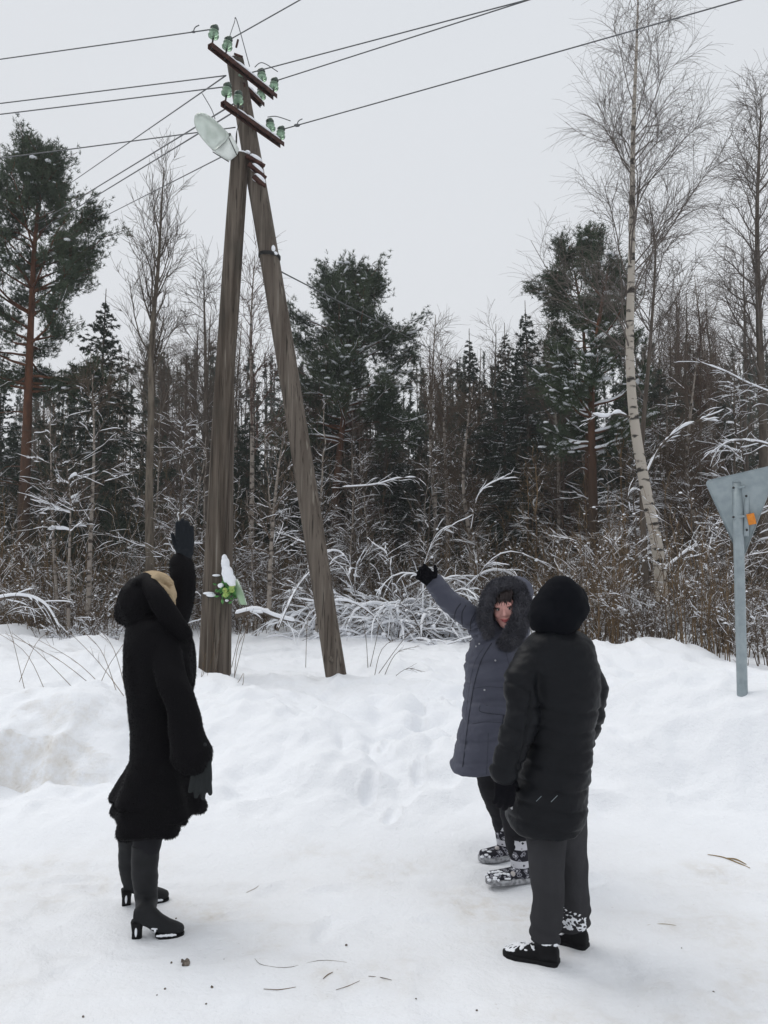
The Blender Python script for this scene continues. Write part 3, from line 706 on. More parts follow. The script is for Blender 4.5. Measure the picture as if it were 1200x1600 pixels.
def hand_shape(acc, wrist, d, n, thumb, s=1.0, curl=(.3, .3, .35, .4), spread=.12, thick=1.0, fat=1.0, tcurl=.3, tsp=.75):
    """palm, five fingers; d along the hand, n out of the palm, thumb = side the thumb leaves"""
    d = Vector(d).normalized(); t = Vector(thumb); t = (t - d * t.dot(d)).normalized(); n = d.cross(t).normalized() * (1 if Vector(n).dot(d.cross(t)) > 0 else -1)
    w = Vector(wrist)
    limb(acc, [w - d * .05 * s, w + d * .005 * s], [(.03 * s, .024 * s)] * 2, 14, 6)
    kn = []
    for i, (lx, off) in enumerate(((.088, .033), (.094, .011), (.089, -.011), (.080, -.031))):
        kn.append(w + d * lx * s + t * off * s); limb(acc, [w + d * .012 * s + t * off * .75 * s, kn[-1]], [.0165 * s * thick, .0135 * s * thick], 10, 8)
    ell(acc, w + d * .05 * s, (.036 * s, .045 * s, .0155 * s), Matrix((d, t, n)).transposed())
    ln = (.070, .078, .072, .056)
    for i in range(4):
        a = curl[i]; p = kn[i]; ang = 0; dd = (d + t * spread * (1.3 - i * .87)).normalized(); pts = [p]
        for fr in (.44, .31, .25):
            ang += a; v = dd * math.cos(ang) + n * math.sin(ang); p = p + v * ln[i] * fr * s * 1.0; pts.append(p)
        limb(acc, pts, [.0112 * s * fat, .0105 * s * fat, .0097 * s * fat, .0085 * s * fat], 10, 12)
    b = w + d * .022 * s + t * .028 * s + n * .006 * s
    v1 = (d * (1.1 - tsp * .7) + t * tsp + n * .25).normalized(); v2 = (d * (1.1 - tsp * .35) + t * tsp * .6 + n * (.25 + tcurl)).normalized()
    limb(acc, [b, b + v1 * .036 * s, b + v1 * .036 * s + v2 * .032 * s, b + v1 * .036 * s + (v2 + n * tcurl * .4).normalized() * .06 * s], [.0165 * s, .0125 * s, .0115 * s, .009 * s], 10, 12)
def head_shape(acc, c, fwd, up, s=1.0):
    """human head, c = centre between the ears; face looks along fwd"""
    f_ = Vector(fwd).normalized(); u = Vector(up); u = (u - f_ * u.dot(f_)).normalized(); r = f_.cross(u).normalized()
    rot = Matrix((r, f_, u)).transposed(); P = lambda x, y, z: Vector(c) + (r * x + f_ * y + u * z) * s
    E = lambda p, rr: ell(acc, P(*p), tuple(k * s for k in rr), rot, hi=True)
    E((0, -.012, .035), (.074, .094, .084)); E((0, .028, -.012), (.064, .068, .084)); E((0, .045, -.062), (.043, .048, .046))
    E((0, .072, -.088), (.021, .018, .018)); E((0, .068, .040), (.058, .030, .030))
    for sx in (-1, 1):
        E((sx * .036, .066, -.022), (.022, .022, .022)); E((sx * .074, -.005, -.008), (.012, .022, .032))
        E((sx * .030, .088, .024), (.022, .010, .007))
    limb(acc, [P(0, .090, .012), P(0, .102, -.008), P(0, .110, -.026)], [.007 * s, .009 * s, .012 * s], 10, 8)
    for sx in (-1, 1): E((sx * .011, .098, -.030), (.009, .010, .008))
    E((0, .088, -.052), (.024, .012, .008)); E((0, .088, -.063), (.020, .012, .007))
    return P, rot
def body_skin(parent, head_c, fwd, up, neck, chest, hips, arms, legs, hands=()):
    a = Acc(); P, rot = head_shape(a, head_c, fwd, up)
    limb(a, [neck, Vector(head_c) - Vector(up) * .04], [.052, .050], 16, 6)
    limb(a, [neck, (Vector(neck) + Vector(chest)) / 2, chest, hips], [.05, .085, .10, .095], 20, 20)
    for ar in arms: limb(a, ar, [.036, .032, .028, .022][:len(ar)], 12, 20)
    for lg in legs: limb(a, lg, [.06, .04, .03, .026, .024][:len(lg)], 14, 24)
    for h in hands: hand_shape(a, **h)
    V, f = fuse(a, .0055, 2); acc = Acc(); acc.add(V, f)
    part('body', acc, M['skin'], parent); return P, rot, V, f
def shoe(parent, heel, toe, w=.095, h=.075, collar=.11, name='shoe', mt='rubber', sole='rubber', sole_h=.028, heelup=0.0, label=None, toe_h=.6):
    heel = Vector(heel); toe = Vector(toe); d = (toe - heel); L = d.length; d.normalize(); s = Vector((0, 0, 1)).cross(d).normalized()
    z0 = hz(heel.x, heel.y) * .5 + hz(toe.x, toe.y) * .5 - .009
    heel.z = toe.z = z0
    def ring(ts, ws, lo, hi, off=0.0, lft=None):
        C = [heel + d * L * t + Vector((0, 0, (a_ + b_) / 2)) for t, a_, b_ in zip(ts, lo, hi)]
        return C, [s * (w / 2 * x + off) for x in ws], [Vector((0, 0, (b_ - a_) / 2)) for a_, b_ in zip(lo, hi)]
    ts = [0, .04, .15, .35, .55, .72, .88, .97, 1.0]; ws = [.45, .66, .74, .72, .86, 1.0, .88, .55, .25]
    a = Acc(); C, U, V_ = ring(ts, ws, [sole_h * .4] * 9, [h * .9, h, h, h * .98, h * .86, h * .74, h * toe_h, h * toe_h * .8, h * toe_h * .55]); loft(a, C, U, V_, 20, power=2.6)
    ank = heel + d * L * .23 + Vector((0, 0, 0))
    if collar: limb(a, [ank + Vector((0, 0, h * .5)), ank + Vector((0, 0, collar))], [.042, .044], 16, 8)
    V, f = fuse(a, .006, 3); A_ = Acc(); A_.add(V, f); o = part(name, A_, M[mt], parent, label=label)
    a = Acc(); C, U, V_ = ring(ts, ws, [0] * 9, [sole_h] * 9, .004); loft(a, C, U, V_, 24, power=5); part('sole', a, M[sole], o)
    return o, V, f

# ---- the woman in the black fur coat (left)
dA = 3.88
pa = thing('person', (Q(235, 1440, dA).x, 3.9, 0), 'person in long black fur coat and high-heeled boots with one gloved arm raised', 'person')
hA = Q(244, 930, 3.9)
sh1, sh2 = Q(252, 1012, 3.74), Q(262, 990, 4.03)
e1, w1 = Q(284, 1105, 3.66), Q(309, 1188, 3.62)
e2, w2 = Q(284, 930, 4.08), Q(288, 868, 4.12)
body_skin(pa, hA, (.30, .80, .5), (-.2, -.45, .85), Q(247, 968, 3.9), Q(248, 1030, dA), Q(246, 1190, dA), [[sh1, e1, w1], [sh2, e2, w2]],
          [[Q(240, 1190, 3.83), Q(232, 1310, 3.80), Q(229, 1410, 3.79)], [Q(236, 1190, 3.99), Q(206, 1310, 4.06), Q(203, 1385, 4.09)]])
a = Acc()
rows_loft(a, [(968, 208, 272, 3.9, .10), (980, 200, 290, 3.89, .16), (1000, 198, 299, dA, .19), (1035, 196, 303, dA, .20), (1062, 198, 302, dA, .19), (1100, 205, 296, dA, .165), (1140, 208, 298, dA, .165), (1180, 206, 304, dA, .20), (1215, 205, 300, dA, .18), (1240, 206, 296, dA, .18)], 48, n=40)
rows_loft(a, [(1165, 214, 296, dA, .16), (1195, 201, 300, dA, .19), (1222, 188, 305, dA, .215), (1243, 179, 309, dA, .235), (1245, 190, 300, dA, .22)], 48, n=22)
rows_loft(a, [(1215, 200, 302, dA, .18), (1245, 190, 310, dA, .20), (1264, 181, 317, dA, .235), (1266, 192, 305, dA, .21)], 48, n=18)
rows_loft(a, [(1225, 206, 292, 3.85, .18), (1255, 200, 290, 3.85, .2), (1278, 193, 287, 3.84, .22), (1291, 190, 287, 3.84, .22), (1293, 206, 270, 3.84, .15)], 48, n=16)
limb(a, [sh1 + Vector((0, .04, 0)), Q(268, 1062, 3.68), e1, Q(292, 1150, 3.63), Q(298, 1178, 3.62)], [.080, .074, .074, .084, .102], 24, 30)
limb(a, [sh2 + Vector((-.02, 0, -.02)), Q(276, 960, 4.05), e2, Q(286, 900, 4.10), Q(283, 880, 4.12)], [.08, .074, .068, .066, .060], 24, 26)
# hood thrown up around the head: back, peak, collar wings
ell(a, Q(222, 944, 3.9), (.120, .15, .150)); ell(a, Q(215, 952, 3.9), (.105, .13, .09)); ell(a, Q(223, 912, 3.88), (.050, .11, .052)); ell(a, Q(196, 955, 3.9), (.05, .09, .07))
limb(a, [Q(226, 903, 3.84), Q(243, 928, 3.76), Q(263, 960, 3.75), Q(288, 990, 3.78)], [.032, .047, .050, .036], 16, 16)
limb(a, [Q(224, 908, 3.95), Q(246, 930, 4.05), Q(268, 962, 4.05), Q(285, 985, 3.98)], [.028, .036, .04, .034], 16, 16)
ell(a, Q(250, 980, 3.88), (.13, .17, .07)); ell(a, Q(284, 990, 3.84), (.05, .09, .034), Matrix.Rotation(R(38), 3, 'Y'))
def dispA(V):
    px, py = proj(V); th = np.arctan2(V[:, 1] - dA, V[:, 0] - Q(245, 1240, dA).x)
    w = sst(1180, 1260, py) * (np.sin(th * 6 + .8) * .012 + np.sin(th * 9 + 2) * .004)
    return w + fbm(V * 4, 3, 11) * .014 * (1 - .4 * sst(1000, 960, py)) + fbm(V * np.array([9, 9, 2.4]), 2, 15) * .014 * sst(1000, 1040, py)
coatA, VA, fA = clothed('fur_coat', a, M['fur_black'], pa, .0075, 2, dispA, dict(n=60000, length=.010, width=.0026, lay=(0, 0, -1), stiff=.22, seed=2))
# beige knitted hat inside the hood
a = Acc(); fwd = Vector((.72, .45, .5)).normalized()
ell(a, Q(243, 924, 3.9), (.100, .108, .104)); ell(a, Q(237, 910, 3.90), (.085, .10, .060)); ell(a, Q(253, 932, 3.89), (.072, .095, .090)); ell(a, Q(252, 905, 3.88), (.048, .07, .03), Matrix.Rotation(R(20), 3, 'Y'))
limb(a, [Q(240, 903, 3.80), Q(254, 900, 3.82), Q(268, 912, 3.84)], [.016, .022, .014], 12, 12); limb(a, [Q(248, 914, 3.80), Q(258, 922, 3.80), Q(269, 938, 3.82), Q(270, 948, 3.84)], [.016, .020, .018, .012], 12, 12)
clothed('knitted_hat', a, M['beige'], pa, .007, 2, lambda V: fbm(V * np.array([14, 14, 30.]), 3, 5) * .006)
# gloves
a = Acc(); hand_shape(a, Q(289, 868, 4.12), (-.04, .05, 1), (0, -1, 0), (-1, -.2, 0), 1.10, (.06, .05, .08, .1), .0, 1.15, 1.35, .4, tsp=.42)
limb(a, [Q(289, 888, 4.12), Q(289, 866, 4.12)], [.042, .036], 16, 6)
clothed('glove', a, M['glove_blue'], pa, .0045, 2, lambda V: fbm(V * 40, 2, 5) * .0015, label='raised blue-black glove, palm up')
a = Acc(); hand_shape(a, Q(315, 1186, 3.60), (-.02, -.03, -1), (-.3, .9, 0), (.9, .25, .1), 1.06, (.22, .18, .15, .12), .14, 1.1, 1.2, .2, tsp=.22)
# lower hand seen from its back, fingers hanging
clothed('glove', a, M['glove_grey'], pa, .0045, 2, None, label='grey glove hanging from the wide cuff')
# hem of the dress
a = Acc(); limb(a, [Q(233, 1280, 3.82), Q(230, 1322, 3.80)], [(.085, .08), (.067, .065)], 20, 8); limb(a, [Q(214, 1280, 4.03), Q(206, 1300, 4.05)], [(.06, .06), (.055, .055)], 20, 8); part('leggings', a, M['leggings'], pa)
def boot(top, ank, heel, toe, rt, ra, hh=.068):
    heel = Vector(heel); toe = Vector(toe); z0 = hz(toe.x, toe.y) - .005; heel.z = toe.z = z0; d = (toe - heel); L = d.length; d.normalize(); s = Vector((0, 0, 1)).cross(d)
    ank = Vector(ank); a = Acc()
    limb(a, [Vector(top), Vector(top) * .5 + ank * .5 + d * -.006, ank, heel + d * .055 + Vector((0, 0, hh + .045))], [rt, rt * .93, ra, ra * .86], 24, 24, False)
    ts = [0.02, .12, .28, .42, .56, .72, .88, .97, 1.0]
    lo = [hh, hh * .95, hh * .72, hh * .38, .014, .008, .010, .016, .024]; hi = [hh + .06, hh + .085, hh + .09, hh + .066, .098, .072, .056, .046, .036]; ww = [.024, .032, .034, .035, .040, .043, .038, .024, .010]
    loft(a, [heel + d * L * t + Vector((0, 0, (p + q) / 2)) for t, p, q in zip(ts, lo, hi)], [s * w for w in ww], [Vector((0, 0, (q - p) / 2)) for p, q in zip(lo, hi)], 20, power=2.5)
    V, f = fuse(a, .0055, 2); nz_ = fbm(np.stack([V[:, 0] * 6, V[:, 1] * 6, V[:, 2] * 22], -1), 3, 9) * .006 * sst(.42, .25, V[:, 2]) * sst(.1, .16, V[:, 2]); V = V + vnormals(V, f) * nz_[:, None]
    A_ = Acc(); A_.add(V, f); o = part('boot', A_, M['boot_leather'], pa)
    a = Acc(); loft(a, [heel + d * .022 + Vector((0, 0, z)) for z in (0, hh * .5, hh + .01)], [d * x for x in (.022, .022, .028)], [s * x for x in (.021, .022, .029)], 20, power=4); part('heel', a, M['rubber'], o)
    a = Acc(); ts = [.45, .56, .72, .88, .97, 1.0]; loft(a, [heel + d * L * t + Vector((0, 0, .007 + (.012 if i == 0 else 0))) for i, t in enumerate(ts)], [s * w for w in (.036, .042, .045, .040, .026, .012)], [Vector((0, 0, .008))] * 6, 20, power=4); part('sole', a, M['rubber'], o)
    a = Acc(); g = random.Random(int(top[2] * 999))
    for k in range(9):
        t = .42 + k * .05; ell(a, heel + d * L * t - s * (.040 if s.y > 0 else -.040) * (1 if t > .5 else .8) + Vector((0, 0, .020 + (.03 if t < .5 else 0))), (.012, .004, .004 + g.random() * .003))
    ell(a, heel + d * .02 - s * (.024 if s.y > 0 else -.024) + Vector((0, 0, hh * .55)), (.006, .004, .022)); ell(a, heel + d * L * .45 - s * (.03 if s.y > 0 else -.03) + Vector((0, 0, .045)), (.006, .004, .014))
    part('snow_crust', a, M['snow'], o)
boot(Q(228, 1319, 3.80), Q(229, 1405, 3.79), Q(206, 1468, 3.70), Q(288, 1454, 3.74), .066, .052)
boot(Q(204, 1296, 4.06), Q(204, 1370, 4.09), Q(190, 1423, 4.07), Q(264, 1404, 4.14), .060, .048)

# ---- the woman in the slate coat (middle)
dB = 4.5
pb = thing('person', (Q(780, 1360, dB).x, 4.52, 0), 'person in slate-grey padded coat with fur-trimmed hood, facing the camera, arm stretched out', 'person')
hB = Q(789, 952, 4.455); fB = Vector((-.22, -.97, -.02)).normalized(); uB = Vector((-.12, 0, 1)).normalized()
sB1, eB1, wB1 = Q(755, 985, 4.48), Q(712, 948, 4.38), Q(681, 914, 4.30)
sB2, eB2, wB2 = Q(816, 1005, 4.52), Q(828, 1090, 4.55), Q(815, 1150, 4.40)
P, rotB, VB0, fB0 = body_skin(pb, hB, fB, uB, Q(786, 992, 4.55), Q(778, 1050, 4.52), Q(775, 1150, 4.52), [[sB1, eB1, wB1], [sB2, eB2, Q(822, 1125, 4.45)]],
          [[Q(766, 1190, 4.56), Q(768, 1225, 4.58), Q(781, 1270, 4.66), Q(790, 1325, 4.71)], [Q(792, 1190, 4.48), Q(800, 1240, 4.42), Q(808, 1320, 4.37), Q(812, 1355, 4.36)]])
tb = bvh(VB0, fB0)
for sx in (-1, 1):
    a = Acc(); ell(a, P(sx * .030, .0800, .006), (.0135, .010, .0075), rotB); ey = part('eye', a, M['eyewhite'], pb)
    a = Acc(); ell(a, P(sx * .030 - .002, .088, .005), (.0062, .004, .0062), rotB); part('iris', a, M['dark'], ey)
    a = Acc(); limb(a, [P(sx * .014, .0915, .024), P(sx * .032, .092, .030), P(sx * .05, .080, .024)], [.0028, .0034, .002], 6, 8); part('eyebrow', a, M['hair'], pb)
    a = Acc(); limb(a, [P(sx * .017, .088, .010), P(sx * .031, .0905, .0145), P(sx * .045, .082, .008)], [.0018, .0022, .0015], 6, 8); part('eyelash', a, M['hair'], pb)
a = Acc(); limb(a, [P(-.026, .086, -.050), P(-.012, .0975, -.0535), P(0, .100, -.055), P(.012, .0975, -.0535), P(.026, .086, -.050)], [.002, .0045, .0042, .0045, .002], 8, 16); limb(a, [P(-.024, .086, -.051), P(0, .098, -.064), P(.024, .086, -.051)], [.002, .006, .002], 8, 16); part('lips', a, M['lip'], pb)
# hair: fringe under the hood
a = Acc(); ell(a, P(0, -.015, .055), (.083, .098, .080), rotB, hi=True)
g = np.random.default_rng(5)
for k in range(46):
    x0 = g.uniform(-.06, .075); x1 = x0 + g.uniform(-.018, .02); y1 = .098 - 12 * max(abs(x1) - .02, 0) ** 2 * 2
    limb(a, [P(x0 * .8, .05, .118), P(x0, .088, .092), P((x0 + x1) / 2, y1, .062), P(x1, y1 - .004, .040 + g.uniform(-.012, .014) - abs(x1) * .5)], [.005, .0055, .0045, .001], 5, 10)
for sx in (-1, 1):
    for k in range(22):
        x = sx * (.062 + g.uniform(0, .012)); limb(a, [P(x * .9, .05, .085), P(x, .058, .03), P(x * 1.02, .05 + g.uniform(-.02, .012), -.02), P(x * .98, .045, -.055)], [.006, .006, .005, .002], 5, 10)
part('hair', a, M['hair'], pb)
# coat
a = Acc()
rows_loft(a, [(975, 765, 806, 4.55, .08), (988, 746, 815, 4.54, .13), (1000, 738, 820, 4.52, .16), (1030, 729, 824, 4.51, .18), (1060, 727, 824, 4.5, .185), (1100, 725, 822, 4.5, .18), (1130, 720, 822, 4.5, .185), (1160, 713, 822, 4.5, .195), (1185, 708, 822, 4.5, .20), (1198, 706, 822, 4.5, .205), (1200, 712, 816, 4.5, .19), (1196, 724, 806, 4.5, .16)], 52, n=44, power=2.4)
limb(a, [sB1 + Vector((.05, 0, -.035)), Q(738, 968, 4.44), eB1, Q(695, 930, 4.335), Q(681, 914, 4.30)], [.085, .078, .066, .060, .058], 26, 30)
limb(a, [sB2 + Vector((-.02, 0, 0)), Q(828, 1045, 4.54), eB2, Q(822, 1125, 4.45), wB2], [.07, .068, .062, .055, .05], 22, 26)
eu = (np.array(tuple(wB1)) - np.array(tuple(sB1))); eu /= np.linalg.norm(eu)
def dispB(V):
    px, py = proj(V)
    seam = lambda x, w: np.exp(-(x / w) ** 2)
    r = 0 * px
    arm = sst(752, 742, px) * sst(1005, 995, py)
    tors = (1 - arm) * sst(1012, 1022, py)
    ph = (V[:, 2] + .03 * np.sin(V[:, 0] * 7)) / .105; fr = ph - np.round(ph); r = r - tors * seam(fr, .09) * .006 + tors * (np.abs(np.cos(ph * math.pi)) * -.0 + np.abs(np.sin(ph * math.pi)) * .0035)
    al = (V - np.array(tuple(sB1))) @ eu
    for c, dpt in ((.035, .014), (.075, .018), (.125, .012), (.10, .006)): r = r - arm * seam(al - c, .008) * dpt * 1.5
    r = r - arm * 0 
    return r + fbm(V * np.array([7, 7, 12.]), 4, 61) * .018 + fbm(V * np.array([16, 16, 30.]), 3, 66) * .006
coatB, VB, fcB = clothed('padded_coat', a, M['grey_cloth'], pb, .008, 1, dispB)
tB = bvh(VB, fcB)
a = Acc()
stitch(a, tB, [(768, 1005), (752, 1032), (741, 1070), (734, 1110), (730, 1140), (723, 1198)], .0032, .000, 50)
stitch(a, tB, [(757, 1010), (742, 1035), (734, 1070), (729, 1110)], .0012, 0, 30)
for y0 in (1073, 1128): stitch(a, tB, [(738, y0 + 3), (760, y0), (790, y0 + 2)], .0014, 0, 30)
stitch(a, tB, [(786, 1105), (787, 1122), (783, 1140)], .006, .0, 14)
[stitch(a, tB, q_, .0035, 0, 16) for q_ in ([(709, 968), (713, 953), (720, 943)], [(722, 976), (722, 958), (728, 946)], [(735, 986), (736, 970), (743, 957)])]; stitch(a, tB, [(752, 1100), (770, 1104), (787, 1106)], .0018, 0, 20); stitch(a, tB, [(752, 1100), (751, 1112), (787, 1117)], .0022, 0, 24)  # the three dark sleeve lines are painted fold shade; the others are pocket seams
stitch(a, tB, [(763, 1145), (762, 1175), (760, 1210)], .0012, 0, 20); stitch(a, tB, [(790, 1018), (796, 1045), (797, 1085)], .0014, 0, 20)
part('seams_and_fold_shade', a, M['seam_fold_shade'], coatB)
a = Acc(); V0 = [snap(tB, x, y, .004) for x, y in ((751, 1099), (770, 1102), (788, 1105), (751, 1112), (769, 1115), (787, 1117))]
if all(v is not None for v in V0):
    for i in (0, 1):
        limb(a, [(V0[i] + V0[i + 3]) / 2, (V0[i + 1] + V0[i + 4]) / 2], [(.004, .022)] * 2, 12, 6)
    part('pocket_flap', a, M['grey_cloth'], coatB)
for px, py in ((749, 1006), (774, 1032), (757, 1078), (744, 1010)):
    p = snap(tB, px, py, .002)
    if p:
        a = Acc(); ell(a, p, (.0055, .004, .0055)); part('snap_button', a, M['button'], coatB)
# hood: shell behind, thick fur ring in front
a = Acc(); ell(a, Q(791, 945, 4.60), (.125, .12, .145)); ell(a, Q(797, 985, 4.58), (.12, .11, .09)); ell(a, Q(808, 925, 4.60), (.10, .1, .10))
clothed('hood', a, M['grey_cloth'], pb, .009, 3, lambda V: fbm(V * 9, 3, 6) * .006)
ring = [Q(763, 990, 4.40), Q(757, 970, 4.37), Q(759, 945, 4.365), Q(768, 922, 4.375), Q(788, 911, 4.40), Q(809, 919, 4.40), Q(817, 943, 4.375), Q(813, 965, 4.355), Q(806, 985, 4.345), Q(796, 1000, 4.345), Q(786, 1006, 4.36)]
a = Acc(); limb(a, ring, [.032, .034, .031, .030, .032, .038, .044, .050, .052, .048, .034], 20, 60)
V, f = fuse(a, .008, 2); V = V + vnormals(V, f) * (fbm(V * 18, 3, 8) * .012)[:, None]; a = Acc(); a.add(V, f)
fv, ff = fur(V, f, 15000, .020, .0034, lay=(0, -.4, -.3), stiff=.75, seed=3); a.add(fv, ff); part('fur_trim', a, M['fur_grey'], pb)
# glove
a = Acc(); dh = (wB1 - eB1).normalized(); hand_shape(a, wB1 + dh * .022, dh + Vector((-.1, 0, -.05)), (0, -1, 0), (.6, -.2, .8), .98, (.42, .5, .55, .55), .16, 1.15, 1.15, .25)
clothed('glove', a, M['glove_black'], pb, .0045, 2, None)
# leggings and patterned boots
a = Acc(); limb(a, [Q(768, 1180, 4.55), Q(769, 1225, 4.58), Q(781, 1270, 4.66), Q(788, 1300, 4.70)], [.10, .084, .060, .052], 20, 20); limb(a, [Q(792, 1180, 4.48), Q(800, 1240, 4.42), Q(808, 1330, 4.37)], [.1, .085, .055], 20, 20)
clothed('leggings', a, M['leggings'], pb, .009, 2, lambda V: fbm(V * np.array([8, 8, 20.]), 3, 2) * .008)
for top, mid, heel, toe, lb_ in ((Q(787, 1281, 4.68), Q(790, 1318, 4.71), Q(806, 1335, 4.74), Q(750, 1341, 4.62), None), (Q(811, 1306, 4.37), Q(813, 1350, 4.36), Q(836, 1376, 4.40), Q(761, 1380, 4.27), 'near patterned boot with snow-crusted toe')):
    o, V, f = shoe(pb, heel, toe, .108, .085, .12, 'boot', 'nordic', 'sole_pale', .034, label=lb_, toe_h=.72)
    a = Acc(); limb(a, [mid + Vector((0, 0, -.06)), mid, top], [.052, .052, .062], 24, 14, False); V2, f2 = fuse(a, .006, 2); a = Acc(); a.add(V2, f2); part('boot_shaft', a, M['nordic'], o)
    a = Acc(); th = np.linspace(0, 2 * math.pi, 20); Pp = np.array([[top.x + math.cos(t) * .062, top.y + math.sin(t) * .062, top.z] for t in th]); Vv, ff_ = tubes(Pp[None], np.full((1, 20), .009), 8); a.add(Vv, ff_); part('cuff', a, M['leggings'], o)
    d = (Vector(toe) - Vector(heel)); d.z = 0; L = d.length; d.normalize(); s = Vector((0, 0, 1)).cross(d); g = random.Random(2); a = Acc(); tr = bvh(V, f)
    for k in range(26 if lb_ else 10):
        t = g.uniform(.62, .98) if k % 3 else g.uniform(.1, .9); p = Vector((heel.x, heel.y, 0)) + d * L * t + s * g.uniform(-.05, .05); h_ = tr.ray_cast(Vector((p.x, p.y - .12, .16)), Vector((0, .75, -.66 - .2 * g.random())))
        if h_[0]: ell(a, h_[0], (g.uniform(.007, .016), .008, g.uniform(.004, .008)))
    part('snow_crust', a, M['snow'], o)
    a = Acc(); p = tr.ray_cast(Vector((Q(801, 1370, 4.3).x if lb_ else Q(775, 1330, 4.7).x, 3.5, .07 if lb_ else .08)), Vector((0, 1, 0)))
    if p[0]: ell(a, p[0], (.014, .012, .014)); part('pompom', a, M['eyewhite'], o)

# ---- the person in the black quilted coat, seen from behind (right)
dC = 3.55
pc = thing('person', (Q(865, 1490, dC).x, 3.55, 0), 'person seen from behind in long black quilted coat, hood up and grey trousers', 'person')
hC = Q(872, 960, 3.545)
sC1, eC1, wC1 = Q(832, 1025, 3.50), Q(815, 1120, 3.42), Q(788, 1205, 3.40)
sC2, eC2, wC2 = Q(915, 1030, 3.56), Q(926, 1105, 3.58), Q(905, 1165, 3.72)
body_skin(pc, hC, (-.42, .9, .12), (0, -.05, 1), Q(870, 995, 3.55), Q(872, 1060, dC), Q(865, 1240, dC), [[sC1, eC1, wC1], [sC2, eC2, wC2]],
          [[Q(852, 1245, 3.53), Q(853, 1320, 3.50), Q(856, 1400, 3.47), Q(851, 1465, 3.47)], [Q(884, 1245, 3.58), Q(892, 1320, 3.60), Q(897, 1385, 3.61), Q(898, 1445, 3.62)]])
a = Acc()
rows_loft(a, [(984, 846, 900, 3.55, .085), (992, 832, 914, 3.55, .115), (1003, 819, 925, 3.55, .14), (1026, 812, 932, 3.55, .155), (1062, 814, 934, 3.55, .165), (1100, 818, 933, 3.55, .165), (1150, 815, 925, 3.55, .17), (1200, 804, 920, 3.55, .18), (1245, 794, 916, 3.55, .185), (1275, 792, 911, 3.55, .185), (1290, 799, 907, 3.55, .18), (1294, 806, 898, 3.55, .16)], 56, n=60, power=2.4)
limb(a, [sC1 + Vector((.01, .03, -.01)), Q(814, 1070, 3.45), eC1, Q(800, 1168, 3.40), wC1], [.075, .075, .074, .068, .060], 26, 36)
limb(a, [sC2 + Vector((-.03, 0, 0)), Q(924, 1070, 3.57), eC2, Q(918, 1138, 3.64), wC2], [.066, .064, .06, .056, .055], 26, 36)
def dispC(V):
    px, py = proj(V)
    sl = V[:, 2] + .10 * (V[:, 0] - .75) * 1.0 + .012 * np.sin(V[:, 0] * 18)
    ph = sl / .082; fr = ph - np.round(ph); on_ = sst(1075, 1100, py); k = np.exp(-(fr / .10) ** 2)
    arm = sst(.012, -.012, (px - (838 - (py - 1050) * .20)) / 1209 * 3.5) * sst(1045, 1065, py)
    tw = on_ * (1 - arm)
    r = tw * (-k * .0075 + np.abs(np.sin(ph * math.pi)) * .002) 
    ph2 = (V[:, 2] * .95 + V[:, 0] * .35) / .088; f2 = ph2 - np.round(ph2); r = r + arm * (-np.exp(-(f2 / .12) ** 2) * .007 + np.abs(np.sin(ph2 * math.pi)) * .002)
    r = r - on_ * np.exp(-(((px - (838 - (py - 1050) * .18))) / 3.0) ** 2) * sst(1215, 1200, py) * .012
    return r + fbm(V * np.array([7, 7, 13.]), 4, 22) * .016 + fbm(V * np.array([15, 15, 28.]), 3, 27) * .005
coatC, VC, fC_ = clothed('quilted_coat', a, M['black_cloth'], pc, .008, 1, dispC)
a = Acc(); ell(a, Q(874, 951, 3.54), (.136, .138, .104)); ell(a, Q(866, 963, 3.52), (.122, .125, .082)); ell(a, Q(880, 936, 3.57), (.112, .12, .084)); ell(a, Q(875, 920, 3.54), (.076, .11, .056)); ell(a, Q(875, 934, 3.54), (.110, .135, .085)); ell(a, Q(868, 975, 3.54), (.118, .13, .062)); ell(a, Q(869, 986, 3.53), (.094, .11, .036))
V, f = fuse(a, .008, 4)
V = V + vnormals(V, f) * (fbm(V * np.array([6, 6, 8.]), 2, 9) * .011 - np.exp(-((V[:, 2] - Q(870, 989, 3.45).z) / .006) ** 2) * .008)[:, None]
px, py = proj(V); V = V + vnormals(V, f) * (-np.exp(-((px - (870 + (py - 950) * .18)) / 1.3) ** 2) * .004)[:, None]
a = Acc(); a.add(V, f); part('hood', a, M['hood_cloth'], pc)
tC = bvh(VC, fC_)
a = Acc()
for x0, y0, x1, y1 in ((838, 1252, 846, 1244), (861, 1253, 871, 1243)): stitch(a, tC, [(x0, y0), ((x0 + x1) / 2, (y0 + y1) / 2), (x1, y1)], .0012, .001, 8)
part('reflective_stitch', a, M['galv'], coatC)
a = Acc(); p = snap(tC, 800, 1262, .002)
for x, y in ((800, 1262), (802, 1246)):
    p = snap(tC, x, y, .002)
    if p: ell(a, p, (.007, .005, .008))
part('snap_button', a, M['button'], coatC)
a = Acc(); hand_shape(a, wC1 + Vector((0, -.0, -.01)), (.02, -.02, -1), (0, 1, 0), (.9, .3, 0), 1.02, (.35, .35, .4, .4), .10, 1.2, 1.25, .2)
limb(a, [wC1 + Vector((0, 0, .03)), wC1 + Vector((0, 0, -.03))], [.045, .042], 16, 6)
clothed('glove', a, M['glove_black'], pc, .0045, 2, None)
def dT(V): return fbm(np.stack([V[:, 0] * 9, V[:, 1] * 9, V[:, 2] * 5], -1), 3, 31) * .012 + sst(.25, .08, V[:, 2]) * np.sin(V[:, 2] * 110 + V[:, 0] * 30) * .004
